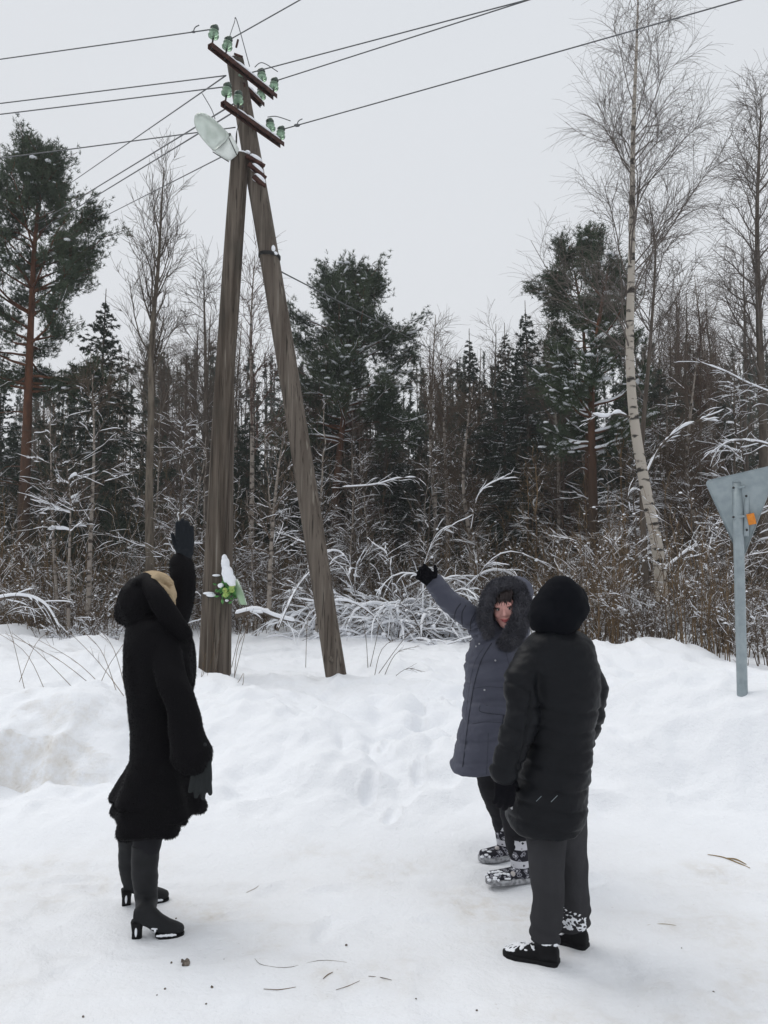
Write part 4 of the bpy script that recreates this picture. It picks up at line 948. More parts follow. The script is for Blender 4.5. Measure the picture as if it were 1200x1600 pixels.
a = Acc(); limb(a, [Q(852, 1235, 3.53), Q(853, 1320, 3.50), Q(856, 1400, 3.47), Q(851, 1452, 3.47), Q(850, 1472, 3.47)], [.095, .085, .070, .064, .066], 26, 30, False)
limb(a, [Q(882, 1235, 3.58), Q(889, 1320, 3.60), Q(895, 1385, 3.61), Q(897, 1448, 3.62)], [.095, .085, .070, .066], 26, 30, False)
trC, VT, fT = clothed('trousers', a, M['trouser'], pc, .008, 1, lambda V: dT(V) * 1.5)
o1, V1, f1 = shoe(pc, Q(873, 1497, 3.45), Q(787, 1479, 3.56), .10, .080, .11, 'shoe', 'rubber', 'rubber', .03)
o2, V2, f2 = shoe(pc, Q(918, 1474, 3.60), Q(848, 1455, 3.73), .098, .080, .11, 'shoe', 'rubber', 'rubber', .03)
tt = bvh(VT, fT)
for o, V, f, tcol, n, rgx in ((o1, V1, f1, (-.24, .02), 260, 5), (o2, V2, f2, (-.1, .1), 120, 9)):
    tr = bvh(V, f); g = random.Random(rgx); a = Acc(); mn = V.min(0); mxx = V.max(0)
    for k in range(n):
        p = Vector((g.uniform(mn[0], mn[0] + (mxx[0] - mn[0]) * .72), g.uniform(mn[1], mxx[1]), .3)); h_ = tr.ray_cast(p, Vector((0, .1, -1)))
        if h_[0] and h_[0].z < .095 and h_[1].z > .5: ell(a, h_[0], (g.uniform(.003, .010), g.uniform(.003, .009), g.uniform(.002, .005)))
    if a.v: Vq, fq_ = fuse(a, .0035, 1); a = Acc(); a.add(Vq, fq_); part('snow_crust', a, M['snow'], o)
g = random.Random(7); a = Acc()
for k in range(260):
    near = g.random() < .4; px = g.uniform(840, 874) if near else g.uniform(880, 916); py = g.uniform(1476, 1484) if near else (1420 + 34 * math.sqrt(g.random()) + (px - 898) * .2)
    p = snap(tt, px, py, 0)
    if p: ell(a, p, (g.uniform(.003, .011), .003, g.uniform(.0015, .004)), Matrix.Rotation(g.uniform(-.6, .6), 3, 'Y'))
Vq, fq_ = fuse(a, .003, 1); a = Acc(); a.add(Vq, fq_); part('snow_crust', a, M['snow'], trC)
# ------------------------------------------------------------------ the forest
RG = np.random.default_rng(11)
def bark(name, c1, c2, sc=(14, 14, 2.5), lo=.4, hi=.62, rough=.9): return mat(name, c1, rough, spec=.15, noise=(sc, c2, 6, lo, hi), bump=((30, 30, 8), .6, .01))
def _pinebark(m, t, b, c):
    # scots pine: grey-brown plates low down, flaky orange higher up
    N = t.nodes; L = t.links; src = b.inputs['Base Color'].links[0].from_socket
    s = N.new('ShaderNodeSeparateXYZ'); L.new(c.outputs['Object'], s.inputs[0])
    r = N.new('ShaderNodeMapRange'); r.inputs[1].default_value = 2.5; r.inputs[2].default_value = 6.5; L.new(s.outputs['Z'], r.inputs[0])
    x = N.new('ShaderNodeMix'); x.data_type = 'RGBA'; x.inputs[6].default_value = (.055, .040, .030, 1); L.new(r.outputs[0], x.inputs[0]); L.new(src, x.inputs[7]); L.new(x.outputs[2], b.inputs['Base Color'])
M['pine_bark'] = mat('pine_bark', (.14, .062, .034), .9, spec=.15, noise=((10, 10, 3), (.075, .036, .022), 6, .4, .66), bump=((25, 25, 8), .7, .012), extra=_pinebark)
M['birch_bark'] = bark('birch_bark', (.42, .38, .33), (.045, .04, .036), (4, 4, 11), .54, .62)
M['birch_low'] = bark('young_birch_bark', (.26, .23, .20), (.05, .04, .034), (6, 6, 14), .5, .62)
M['grey_bark'] = bark('grey_bark', (.075, .062, .050), (.12, .10, .082))
M['aspen_bark'] = bark('aspen_bark', (.17, .145, .115), (.085, .07, .055))
M['dark_bark'] = bark('dark_bark', (.075, .061, .050), (.12, .10, .082))
M['twig'] = mat('brown_twigs', (.108, .082, .062), .9, spec=.1)
M['twig_grey'] = mat('grey_birch_twigs', (.13, .112, .10), .9, spec=.1)
M['twig_red'] = mat('reddish_twigs', (.10, .066, .054), .9, spec=.1)
M['stem'] = mat('dry_stems', (.19, .132, .076), .9, spec=.1, noise=(6, (.09, .066, .046), 3, .4, .6))
M['needle'] = mat('pine_needles', (.044, .064, .040), .7, spec=.2, noise=(1.2, (.074, .098, .056), 3, .4, .65))
M['spruce'] = mat('spruce_needles', (.034, .050, .036), .75, spec=.15, noise=(1.4, (.056, .074, .052), 3, .4, .65))
M['deadneedle'] = mat('dead_spruce_twigs', (.105, .083, .066), .9, spec=.1)

def grow(S_, D, L, n, wander, bend, r0, r1, rg=RG, pw=1.0):
    """batch of branches -> P (N,n+1,3), R (N,n+1). bend: z drift per step (scalar or per step)"""
    N = len(S_); P = np.empty((N, n + 1, 3)); P[:, 0] = S_; d = nrm(np.asarray(D, float)); L = np.broadcast_to(np.asarray(L, float), (N,))[:, None]
    for i in range(n):
        P[:, i + 1] = P[:, i] + d * L / n
        b = bend[i] if isinstance(bend, (list, np.ndarray)) else bend
        d = nrm(d + rg.normal(0, wander, (N, 3)) + np.array([0, 0, 1.]) * b)
    t = np.linspace(0, 1, n + 1)[None] ** pw
    r0 = np.broadcast_to(np.asarray(r0, float), (N,))[:, None]; r1 = np.broadcast_to(np.asarray(r1, float), (N,))[:, None]
    return P, r0 * (1 - t) + r1 * t
def sprout(P, Rr, per, t0, t1, ang, rg=RG, flat=None, sort=False):
    """children along parents: start, direction, parent radius there, t"""
    N, Mm, _ = P.shape; cnt = per if np.ndim(per) else np.full(N, per)
    pi = np.repeat(np.arange(N), cnt); K = len(pi)
    t = rg.uniform(t0, t1, K); x = t * (Mm - 1); i = np.minimum(x.astype(int), Mm - 2); f = (x - i)[:, None]
    s = P[pi, i] * (1 - f) + P[pi, i + 1] * f; T = nrm(P[pi, i + 1] - P[pi, i]); r = Rr[pi, i] * (1 - f[:, 0]) + Rr[pi, i + 1] * f[:, 0]
    q = rg.normal(0, 1, (K, 3))
    if flat is not None: q[:, 2] *= flat
    q = nrm(q - T * (q * T).sum(1, keepdims=True)); a = rg.normal(ang, ang * .22, (K, 1))
    return s, nrm(T * np.cos(a) + q * np.sin(a)), r, t, pi
SNF = .85
def snow_on(acc, P, Rr, amt=.015, keep=.6, seed=3, zmax=None, sides=4, lim=.8, rg=RG, scale=2.2):
    """snow lying along the upper side of branches"""
    if not len(P): return
    if amt < .03: keep = keep - .02
    T = nrm(np.gradient(P, axis=1)); hor = np.clip(1.15 - np.abs(T[..., 2]) / lim, 0, 1)
    n = vnoise(P * scale + seed, seed) * .5 + .5 + .35 * (vnoise(P * scale * 4, seed + 1))
    k = np.clip((n - (1 - keep)) * 3.5, 0, 1) * hor
    if zmax is not None: k = k * np.clip((zmax - P[..., 2]) / 1.5, 0, 1)
    a = amt * SNF * k * rg.uniform(.6, 1.3, (len(P), 1)) 
    use = k.max(1) > .15; P, Rr, a = P[use], Rr[use], a[use]
    if not len(P): return
    a[:, 0] *= .3; a[:, -1] *= .3; a[a < .001] = 0
    C = P.copy(); C[..., 2] += Rr * .75 + a * .55
    V, f = tubes(C, np.stack([a + np.where(a > 0, Rr * .6, 0), a * .9], -1), sides, False, .3); acc.add(V, f)
def puffs(acc, pts, r0, r1, rg=RG, flat=.75):
    v, f = ICO1; n = len(pts)
    if not n: return
    s = rg.uniform(r0, r1, (n, 1, 1)) * rg.uniform(.75, 1.3, (n, 1, 3)); s[..., 2] *= flat
    V = (v[None] * s * (1 + rg.normal(0, .08, (n, len(v), 1))) + np.asarray(pts)[:, None]).reshape(-1, 3)
    acc.add(V, (f[None] + (np.arange(n) * len(v))[:, None, None]).reshape(-1, 3))
def needles(acc, C, D, n, length, width, spread=.8, rg=RG):
    """tufts of thin needles: C centres, D directions"""
    K = len(C); c = np.repeat(C, n, 0); d = nrm(np.repeat(D, n, 0) + rg.normal(0, spread, (K * n, 3))); L = length * rg.uniform(.6, 1.15, (K * n, 1))
    s = nrm(np.cross(d, rg.normal(0, 1, (K * n, 3)))) * width * .5
    c = c + np.repeat(D, n, 0) * rg.uniform(-.06, .04, (K * n, 1))
    V = np.stack([c - s, c + s, c + d * L], 1).reshape(-1, 3); acc.add(V, np.arange(K * n * 3).reshape(-1, 3))

def arc(pts, n):
    P = resample(pts, 80); L = np.concatenate([[0], np.cumsum(np.linalg.norm(np.diff(P, axis=0), axis=1))]); t = np.linspace(0, L[-1], n); return np.stack([np.interp(t, L, P[:, k]) for k in range(3)], -1)
class Tree: pass
def build_tree(t, loc, label, cat, group=None, name=None, rz=0.0, sc=1.0):
    o = thing(name or t.name, loc, label, cat, group, rz); o.scale = (sc,) * 3
    for nm, me, mt in t.parts:
        c = bpy.data.objects.new(nm, me); COL.objects.link(c); c.parent = o
        if not me.materials: me.materials.append(mt)
    return o
def T_(name, *parts):
    t = Tree(); t.name = name; t.parts = [(nm, a.mesh(nm), mt) for nm, a, mt in parts if a.v]; return t

def trunk_path(h, lean=(0, 0), curve=.03, n=16, rg=RG, pts=None):
    z = np.linspace(-.35, h, n); w = np.cumsum(rg.normal(0, curve, (n, 2)), 0) * np.linspace(0, 1, n)[:, None]
    x = np.stack([lean[0] * (z / h) + w[:, 0], lean[1] * (z / h) + w[:, 1], z], -1)
    return x
def per_len(P, n):
    L = np.linalg.norm(P[:, -1] - P[:, 0], axis=1); return np.maximum(1, np.round(n * L / L.mean())).astype(int)
def bare(name, h, r, nb, b0, ang, blen, up, droop, tw, seed, bk, tk, snowamt=.012, snowz=5.0, keep=.55, pts=None, fork=0, thin=.0035, wander=.10, twlen=1.0, lf=.34):
    """leafless tree: trunk, crown of limbs, branches and twigs, snow"""
    rg = np.random.default_rng(seed); tr = trunk_path(h, rg.uniform(-.04, .04, 2) * h, .035, 18, rg) if pts is None else arc(pts, 26)
    n = len(tr); t = np.linspace(0, 1, n); R0 = (r * (1 - t) ** .85 + .008)[None]; P0 = tr[None]
    if True:
        R0[0, 0] *= 1.35
    A = Acc(); V, f = tubes(P0, R0, 12, True); A.add(V, f)
    s, d, rr, tt, _ = sprout(P0, R0, nb, b0, .97, ang, rg); d[:, 2] = np.abs(d[:, 2]) * .6 + up * .4
    P1, R1 = grow(s, d, blen * h * (1.12 - tt) ** .8 * rg.uniform(.6, 1.15, nb), 9, wander, up * .09, rr * lf + .003, .004, rg)
    s, d, rr, tt, pi = sprout(P1, R1, per_len(P1, tw * .30), .3, .95, .62, rg)
    P2, R2 = grow(s, d, blen * h * .36 * rg.uniform(.4, 1.1, len(s)) * (1.1 - tt * .5), 6, wander * 1.2, up * .06 - droop * .3, np.minimum(rr * .6, .012) + .001, .003, rg)
    s, d, rr, tt, pi = sprout(P2, R2, per_len(P2, tw * .42), .1, 1, .6, rg)
    P3, R3 = grow(s, d, .55 * twlen * rg.uniform(.35, 1.2, len(s)), 5, wander, -droop, thin, thin * .6, rg)
    B = Acc(); V, f = tubes(P1, R1, 5); B.add(V, f); V, f = tubes(P2, R2, 3); B.add(V, f)
    V, f = tubes(P3, R3, 3); B.add(V, f)
    Sn = Acc()
    snow_on(Sn, P1, R1, snowamt * 1.2, keep, seed, snowz, 5, rg=rg); snow_on(Sn, P2, R2, snowamt * .8, keep, seed + 1, snowz, 4, rg=rg); snow_on(Sn, P3[::2], R3[::2], snowamt * .5, keep * .8, seed + 2, snowz * .8, 3, rg=rg)
    m = rg.random(len(P2)) < .5; q = P2[m][:, rg.integers(1, 6)]; q = q[q[:, 2] < snowz * .7]; puffs(Sn, q[: len(q) // 6], .012, .032, rg, .5)
    return T_(name, ('trunk', A, bk), ('crown', B, tk), ('snow_layer', Sn, M['snow']))
def pine(name, h, r, b0, seed, nb=34, spread=.19, pts=None, tufts=26, snow=.3, side=(0, 0), extra_limbs=0, dens=1.0, big=1.0, nd=13):
    rg = np.random.default_rng(seed); tr = trunk_path(h, rg.uniform(-.02, .02, 2) * h, .03, 18, rg) if pts is None else arc(pts, 24)
    n = len(tr); t = np.linspace(0, 1, n); P0 = tr[None]; R0 = (r * (1 - t * .82))[None]; A = Acc(); V, f = tubes(P0, R0, 12, True); A.add(V, f)
    s, d, rr, tt, _ = sprout(P0, R0, nb, b0, .99, 1.2, rg); u = (tt - b0) / (1 - b0)
    d[:, 2] = .05 + u * .8; d[:, :2] += np.array(side); prof = np.clip(np.sin(np.clip(u * .84 + .16, 0, 1) * math.pi) ** .6, .13, 1)
    P1, R1 = grow(s, d, h * spread * prof * rg.uniform(.65, 1.2, nb), 8, .12, .06, rr * .36 + .006, .010, rg)
    s, d, rr, t1, pi = sprout(P1, R1, 7, .35, 1, .7, rg, .5); P2, R2 = grow(s, d, h * spread * .34 * rg.uniform(.5, 1.1, len(s)), 4, .14, .10, .011, .006, rg)
    dead = rg.uniform(b0 * .45, b0, 7); i_ = (dead * (n - 1)).astype(int); az = rg.uniform(0, 6.28, 7)
    Pd, Rd = grow(tr[i_], np.stack([np.cos(az), np.sin(az), np.full(7, .25)], -1), h * .07 * rg.uniform(.5, 1.4, 7), 7, .14, -.03, .022, .006, rg)
    B = Acc(); V, f = tubes(P1, R1, 5); B.add(V, f); V, f = tubes(P2, R2, 3); B.add(V, f); V, f = tubes(Pd, Rd, 5); B.add(V, f)
    s, d, rr, t2, pi = sprout(P2, R2, int(tufts * dens * 1.1), .1, 1.0, .7, rg); s2, d2, _, _, _ = sprout(P1, R1, int(tufts * .7 * dens), .5, 1.0, .7, rg)
    s = np.concatenate([s, s2]); d = np.concatenate([d, d2]); s = s + rg.normal(0, .10 * big, s.shape) ; d[:, 2] = np.abs(d[:, 2]) * .7 + .25; d = nrm(d)
    Ne = Acc(); needles(Ne, s, d, nd, .115 * big, .015 * big, .75, rg)
    Sn = Acc(); snow_on(Sn, P1, R1, .045, snow, seed, None, 5, 1.0, rg); snow_on(Sn, P2, R2, .055, snow * .95, seed, None, 5, 1.0, rg)
    k = rg.random(len(s)) < snow * .05; puffs(Sn, s[k] + np.array([0, 0, .04]), .04, .11, rg, .3)
    return T_(name, ('trunk', A, M['pine_bark']), ('branches', B, M['pine_bark']), ('foliage', Ne, M['needle']), ('snow_layer', Sn, M['snow']))
def spruce(name, h, r, seed, width=.17, b0=.08, nb=110, snow=.35, dens=1.0, nl=.055, tw=11, deadlow=0.0, sharp=.9):
    rg = np.random.default_rng(seed); tr = trunk_path(h, (0, 0), .012, 14, rg); n = len(tr); t = np.linspace(0, 1, n); P0 = tr[None]; R0 = (r * (1 - t) + .01)[None]
    A = Acc(); V, f = tubes(P0, R0, 8, True); A.add(V, f)
    u = ((np.arange(nb) + rg.uniform(0, 1, nb)) / nb) ** 1.12; x = (b0 + u * (.955 - b0)); zi = x * (n - 1); i = np.minimum(zi.astype(int), n - 2); ff = (zi - i)[:, None]; s = tr[i] * (1 - ff) + tr[i + 1] * ff
    az = np.arange(nb) * 2.4 + rg.normal(0, .5, nb); el_ = .35 - (1 - u) * .75; d = np.stack([np.cos(az), np.sin(az), el_], -1)
    ln = h * width * (1 - u) ** sharp * rg.uniform(.55, 1.2, nb) + .05
    P1, R1 = grow(s, d, ln, 7, .06, np.linspace(-.05, .13, 7), .012 + .01 * (1 - u), .004, rg)
    live = u > deadlow
    PL, RL = P1[live], R1[live]
    s, d, rr, t1, pi = sprout(PL, RL, per_len(PL, tw * 1.25), .12, 1, .85, rg, .35); d[:, 2] -= .28; tl = ln[live][pi] * .28 * (1.15 - t1) + .06
    P2, R2 = grow(s, d, tl, 4, .06, -.09, .006, .003, rg)
    B = Acc(); V, f = tubes(P1, R1, 4); B.add(V, f)
    Ne = Acc(); s, d, rr, t2, _ = sprout(P2, R2, int(8 * dens), 0, 1, .7, rg); needles(Ne, s, d, 5, nl * 1.6, .028, .55, rg)
    s, d, rr, t2, _ = sprout(PL, RL, per_len(PL, 13 * dens), .1, 1, .6, rg); needles(Ne, s, d, 5, nl * 1.6, .026, .6, rg)
    s, d, rr, t2, _ = sprout(P0, R0, 30, .93, 1, .4, rg); needles(Ne, s, d, 4, nl * .8, .012, .3, rg)
    if deadlow:
        s, d, rr, t1, pi = sprout(P1[~live], R1[~live], 8, .2, 1, .7, rg, .4); P3, R3 = grow(s, d, .35 * rg.uniform(.4, 1.2, len(s)), 4, .12, -.02, .004, .002, rg); V, f = tubes(P3, R3, 3); B.add(V, f)
    Sn = Acc(); snow_on(Sn, P1, R1, .040, snow, seed, None, 5, 1.1, rg); snow_on(Sn, P2[::2], R2[::2], .034, snow * .9, seed + 5, None, 4, 1.1, rg)
    if deadlow: snow_on(Sn, P3, R3, .010, .6, seed + 5, None, 3, 1.0, rg)
    return T_(name, ('trunk', A, M['dark_bark']), ('branches', B, M['deadneedle']), ('foliage', Ne, M['spruce']), ('snow_layer', Sn, M['snow']))
def shrub(name, h, ns, seed, mt, snowk=.6, tw=8, lean=.35, puffn=60, droop=-.02, amt=.012, rad=.35, sr=.007):
    rg = np.random.default_rng(seed); az = rg.uniform(0, 6.28, ns); q = rg.uniform(0, 1, ns) ** .6
    s = np.stack([np.cos(az) * q * rad, np.sin(az) * q * rad, np.full(ns, -.15)], -1); d = np.stack([np.cos(az) * lean * q, np.sin(az) * lean * q, np.ones(ns)], -1)
    P1, R1 = grow(s, d, h * rg.uniform(.55, 1.1, ns), 9, .07, droop, sr, .003, rg)
    s, d, rr, t, pi = sprout(P1, R1, tw, .25, .97, .65, rg); P2, R2 = grow(s, d, h * .3 * rg.uniform(.3, 1.1, len(s)), 5, .14, -.02, .0042, .0024, rg)
    s, d, rr, t, pi = sprout(P2, R2, 2, .2, .95, .6, rg); P3, R3 = grow(s, d, h * .12 * rg.uniform(.3, 1.1, len(s)), 3, .14, 0, .003, .002, rg)
    B = Acc()
    for P, Rx, k in ((P1, R1, 5), (P2, R2, 3), (P3, R3, 3)): V, f = tubes(P, Rx, k); B.add(V, f)
    Sn = Acc(); snow_on(Sn, P1, R1, amt, snowk, seed, None, 4, 1.0, rg, 3.5); snow_on(Sn, P2, R2, amt * .9, snowk, seed, None, 4, 1.0, rg, 3.5); snow_on(Sn, P3, R3, amt * .7, snowk, seed, None, 3, 1.0, rg, 3.5)
    al = np.concatenate([P2[:, 2:].reshape(-1, 3), P3[:, 1:].reshape(-1, 3)]); k = rg.choice(len(al), min(puffn // 2, len(al)), False); puffs(Sn, al[k], .008, .022, rg, .6)
    return T_(name, ('stems', B, mt), ('snow_layer', Sn, M['snow']))
def at(px, d):
    """ground point under picture column px at distance d"""
    x = (px - 600) / F * d * 1.0; return Vector((x, d, hz(x, d)))
def topz(py, d): return Q(600, py, d).z
def pathpx(pix, base):
    """trunk polyline from picture column/height pairs at their own distance, relative to the base"""
    return [Q(x, y, d) - base for x, y, d in pix]

# --- named trees one can point to
def P_at(px, py, d): return Q(px, py, d)
b = at(33, 20); h = topz(203, 20) - b.z
t = pine('scots_pine', h, .165, .43, 101, 64, .16, pathpx([(33, 905, 20), (38, 780, 20), (46, 560, 20), (53, 400, 20), (58, 340, 20), (60, 262, 20)], b), 30, .3, dens=1.0)
build_tree(t, b, 'tall scots pine with orange trunk and broad green crown at the far left', 'tree')
b = at(522, 24); h = topz(385, 24) - b.z
t = pine('scots_pine', h, .16, .42, 102, 64, .20, pathpx([(520, 900, 24), (524, 780, 24), (536, 660, 24), (548, 580, 24), (545, 510, 24), (542, 452, 24)], b), 30, .75, side=(.14, 0), dens=1.05, big=1.15)
build_tree(t, b, 'scots pine with dense dark crown just right of the leaning pole', 'tree')
b = at(928, 17); h = topz(400, 17) - b.z
t = pine('scots_pine', h, .135, .42, 103, 34, .15, pathpx([(930, 930, 17), (927, 800, 17), (924, 640, 17), (928, 560, 17), (938, 490, 17), (950, 420, 17)], b), 24, .95, big=1.0, dens=.75)
build_tree(t, b, 'scots pine with red-brown trunk and snowy layered boughs left of the big birch', 'tree')
b = at(902, 19.5); h = topz(345, 19.5) - b.z
t = pine('scots_pine', h, .10, .68, 104, 24, .12, pathpx([(915, 930, 19.5), (918, 700, 19.5), (912, 520, 19.5), (902, 450, 19.5), (890, 385, 19.5)], b), 26, .2, side=(-.18, 0), dens=1.0)
build_tree(t, b, 'slim scots pine whose green head leans left above its snowy neighbour', 'tree')
# big birch at the right
b = at(1036, 13.6)
bp = pathpx([(1040, 1005, 13.6), (1034, 930, 13.6), (1028, 860, 13.6), (1008, 760, 13.6), (990, 650, 13.6), (984, 540, 13.6), (987, 400, 13.6), (989, 220, 13.6), (994, 90, 13.6), (998, -30, 13.6)], b)
t = bare('birch', 11, .106, 36, .42, .62, .32, .50, .15, 27, 201, M['birch_bark'], M['twig_grey'], .020, 3.2, .7, pts=bp, thin=.0026, twlen=1.25, lf=.20)
build_tree(t, b, 'tall bare birch with white trunk bent near its snowy foot', 'tree')
b = at(1004, 15); t = bare('birch', 9.5, .06, 20, .42, .6, .26, .6, .08, 18, 202, M['dark_bark'], M['twig_grey'], .014, 3.5, .6, pts=pathpx([(1012, 960, 15), (1005, 820, 15), (1003, 700, 15), (1014, 560, 15), (1024, 400, 15), (1014, 310, 15)], b), thin=.004)
build_tree(t, b, 'slender dark-stemmed birch rising just behind the big white birch', 'tree')
b = at(1196, 17); t = bare('birch', 12, .11, 46, .32, .6, .26, .7, .10, 22, 203, M['grey_bark'], M['twig_grey'], .014, 4, .6, pts=pathpx([(1190, 900, 17), (1193, 700, 17), (1186, 500, 17), (1183, 330, 17), (1190, 150, 17)], b), thin=.004)
build_tree(t, b, 'tall bare birch cut off by the right edge above the road sign', 'tree')
b = at(235, 16); t = bare('aspen', 10, .090, 36, .34, .55, .25, 1.25, -.05, 17, 204, M['aspen_bark'], M['grey_bark'], .014, 5.5, .55, pts=pathpx([(235, 905, 16), (233, 780, 16), (236, 650, 16), (237, 530, 16), (247, 420, 16), (252, 330, 16), (256, 262, 16)], b), thin=.0042, wander=.085, twlen=.8)
build_tree(t, b, 'bare aspen with upswept pale branches between the left pine and the pole', 'tree')
b = at(322, 21); t = bare('alder', 9, .10, 34, .28, .7, .27, .45, .0, 17, 205, M['dark_bark'], M['dark_bark'], .018, 7, .6, pts=pathpx([(322, 900, 21), (322, 700, 21), (321, 560, 21), (318, 430, 21)], b), thin=.005)
build_tree(t, b, 'dark crooked alder directly behind the upright pole', 'tree')
b = at(143, 14.5); t = bare('birch', 5.5, .042, 18, .3, .75, .26, .35, .04, 12, 206, M['birch_low'], M['twig'], .020, 6, .7, pts=pathpx([(138, 960, 14.5), (141, 850, 14.5), (147, 700, 14.5), (144, 585, 14.5)], b), thin=.004)
build_tree(t, b, 'thin speckled birch standing in front of the dark spruce at the left', 'tree')
b = at(106, 14.2); t = bare('sapling', 3.2, .026, 12, .45, .9, .20, .2, .0, 9, 207, M['birch_low'], M['twig'], .040, 6, .95, pts=pathpx([(107, 985, 14.2), (108, 880, 14.2), (110, 790, 14.2), (105, 728, 14.2)], b), thin=.004)
build_tree(t, b, 'young sapling with thick snow pillows on its upper twigs at the left', 'sapling')
b = at(82, 15); t = bare('sapling', 3.8, .026, 12, .4, .8, .22, .3, .0, 9, 208, M['birch_low'], M['twig'], .022, 6, .8, pts=pathpx([(92, 975, 15), (84, 860, 15), (80, 740, 15), (78, 640, 15)], b), thin=.004)
build_tree(t, b, 'tall thin sapling left of the snow-pillowed one', 'sapling')
b = at(425, 14.5); t = bare('birch', 4.5, .040, 16, .3, .7, .26, .4, .03, 11, 209, M['birch_low'], M['twig'], .020, 6, .75, pts=pathpx([(420, 960, 14.5), (424, 850, 14.5), (434, 740, 14.5), (448, 660, 14.5)], b), thin=.004)
build_tree(t, b, 'young leaning birch between the two timbers of the pole', 'tree')
b = at(394, 18); t = bare('birch', 9, .06, 26, .35, .6, .2, .6, .06, 14, 210, M['birch_low'], M['twig_red'], .016, 6, .6, pts=pathpx([(392, 900, 18), (394, 700, 18), (392, 520, 18), (398, 400, 18)], b), thin=.0045)
build_tree(t, b, 'slim birch seen between the crossed timbers high up', 'tree')
for px, top, d, lb in ((680, 492, 22, 'slim bare birch in the gap right of the dark pine'), (697, 560, 20, 'second slim birch beside it over the brushwood, closer and shorter'), (735, 600, 19, 'thin birch stem in front of the pointed spruce'), (1053, 620, 16, 'snow-speckled birch stem right of the big birch'), (1092, 560, 15.5, 'leaning pale birch stem left of the road sign'), (1112, 430, 22, 'bare birch with fine crown above and left of the road sign')):
    b = at(px, d); hh = topz(top, d) - b.z; k = px % 7
    t = bare('birch', hh, .045 + .0014 * d, 30, .3, .6, .21, .6, .06, 15, 300 + px, M['birch_low'], M['twig'], .018, 5.5, .65, pts=[(0, 0, -.3), (.1 * k / 7, 0, hh * .3), (-.15 + k * .04, .1, hh * .6), (.1 - k * .05, 0, hh)], thin=.0045)
    build_tree(t, b, lb, 'tree')
# spruces
SPT = [spruce('spruce', 11, .14, 401, .36, .06, 280, .22, 1.15), spruce('spruce', 12, .13, 402, .25, .08, 230, .34, 1.1), spruce('spruce', 12, .13, 403, .27, .2, 210, .5, 1.0, deadlow=.25), spruce('spruce', 12, .14, 404, .29, .05, 240, .42, 1.1)]
def sp(k, px, top, d, lb, grp=None, rz=0):
    b = at(px, d); hh = topz(top, d) - b.z; base = [11, 12, 12, 12][k]; return build_tree(SPT[k], b, lb, 'tree', grp, rz=rz, sc=hh / base)
sp(0, 150, 452, 22, 'broad dark spruce with drooping boughs behind the speckled birch at the left')
sp(3, -8, 560, 22, 'dark spruce cut by the left edge beside the tall pine', rz=1)
sp(1, 738, 513, 27, 'narrow pointed spruce at the middle of the skyline')
sp(2, 829, 468, 26, 'tallest of the spruces left of the snowy pine', rz=2)
sp(1, 792, 505, 29, 'spruce tip between the pointed spruce and the tallest one', rz=3)
sp(3, 862, 500, 31, 'dark spruce half hidden behind the snowy pine', rz=4)
sp(0, 1040, 560, 25, 'spruce tip right of the big birch trunk', rz=2.2)
sp(2, 1100, 530, 27, 'brownish spruce behind the leaning pale birch stem', rz=.7)
sp(0, 984, 575, 23, 'dark spruce behind the trunk of the big birch', rz=5)
sp(3, 600, 590, 30, 'dark spruce low under the right side of the dense pine', rz=3.3)
rg = np.random.default_rng(77)
for i in range(74):
    px = rg.uniform(-60, 1290); d = rg.uniform(24, 40)
    top = np.interp(px, [0, 80, 200, 300, 420, 520, 620, 700, 760, 900, 1000, 1200], [640, 660, 610, 590, 640, 600, 610, 640, 560, 560, 560, 570]) + rg.uniform(-10, 80)
    sp(int(rg.integers(0, 4)), px, top, d, 'dark snow-dusted spruce in the background of the forest', 'background spruces', rg.uniform(0, 6))
# bare background trees
BT = [bare('birch', 11, .09, 38, .3, .6, .22, .7, .06, 14, 501, M['birch_low'], M['twig'], .018, 6, .6, thin=.005),
      bare('alder', 11, .10, 40, .2, .75, .24, .45, .0, 14, 502, M['dark_bark'], M['twig'], .020, 8, .65, thin=.005),
      bare('birch', 11, .07, 34, .25, .55, .18, .9, .02, 15, 503, M['grey_bark'], M['twig_red'], .018, 7, .6, thin=.005),
      bare('alder', 10, .08, 46, .08, .95, .20, .15, .02, 13, 504, M['grey_bark'], M['deadneedle'], .022, 9, .75, thin=.005)]
def skyline(px): return np.interp(px, [-100, 0, 60, 180, 260, 330, 400, 460, 560, 640, 690, 760, 860, 960, 1010, 1080, 1130, 1200, 1300], [640, 620, 600, 520, 470, 440, 470, 470, 520, 560, 500, 500, 480, 500, 470, 440, 420, 330, 330])
for i in range(74):
    px = rg.uniform(-70, 1290); d = rg.uniform(19, 40); k = int(rg.integers(0, 4)); top = skyline(px) + abs(rg.normal(30, 80))
    if d < 26 and (70 < px < 225 or 700 < px < 860): continue
    b = at(px, d); hh = max(topz(top, d) - b.z, 3.5); mt = ('speckled birch', 'dark alder', 'reddish birch', 'grey many-branched alder')[k]
    build_tree(BT[k], b, 'bare %s standing deep in the forest' % mt, 'tree', 'bare trees deep in the forest, ' + mt, rz=rg.uniform(0, 6), sc=hh / (11 if k < 3 else 10))
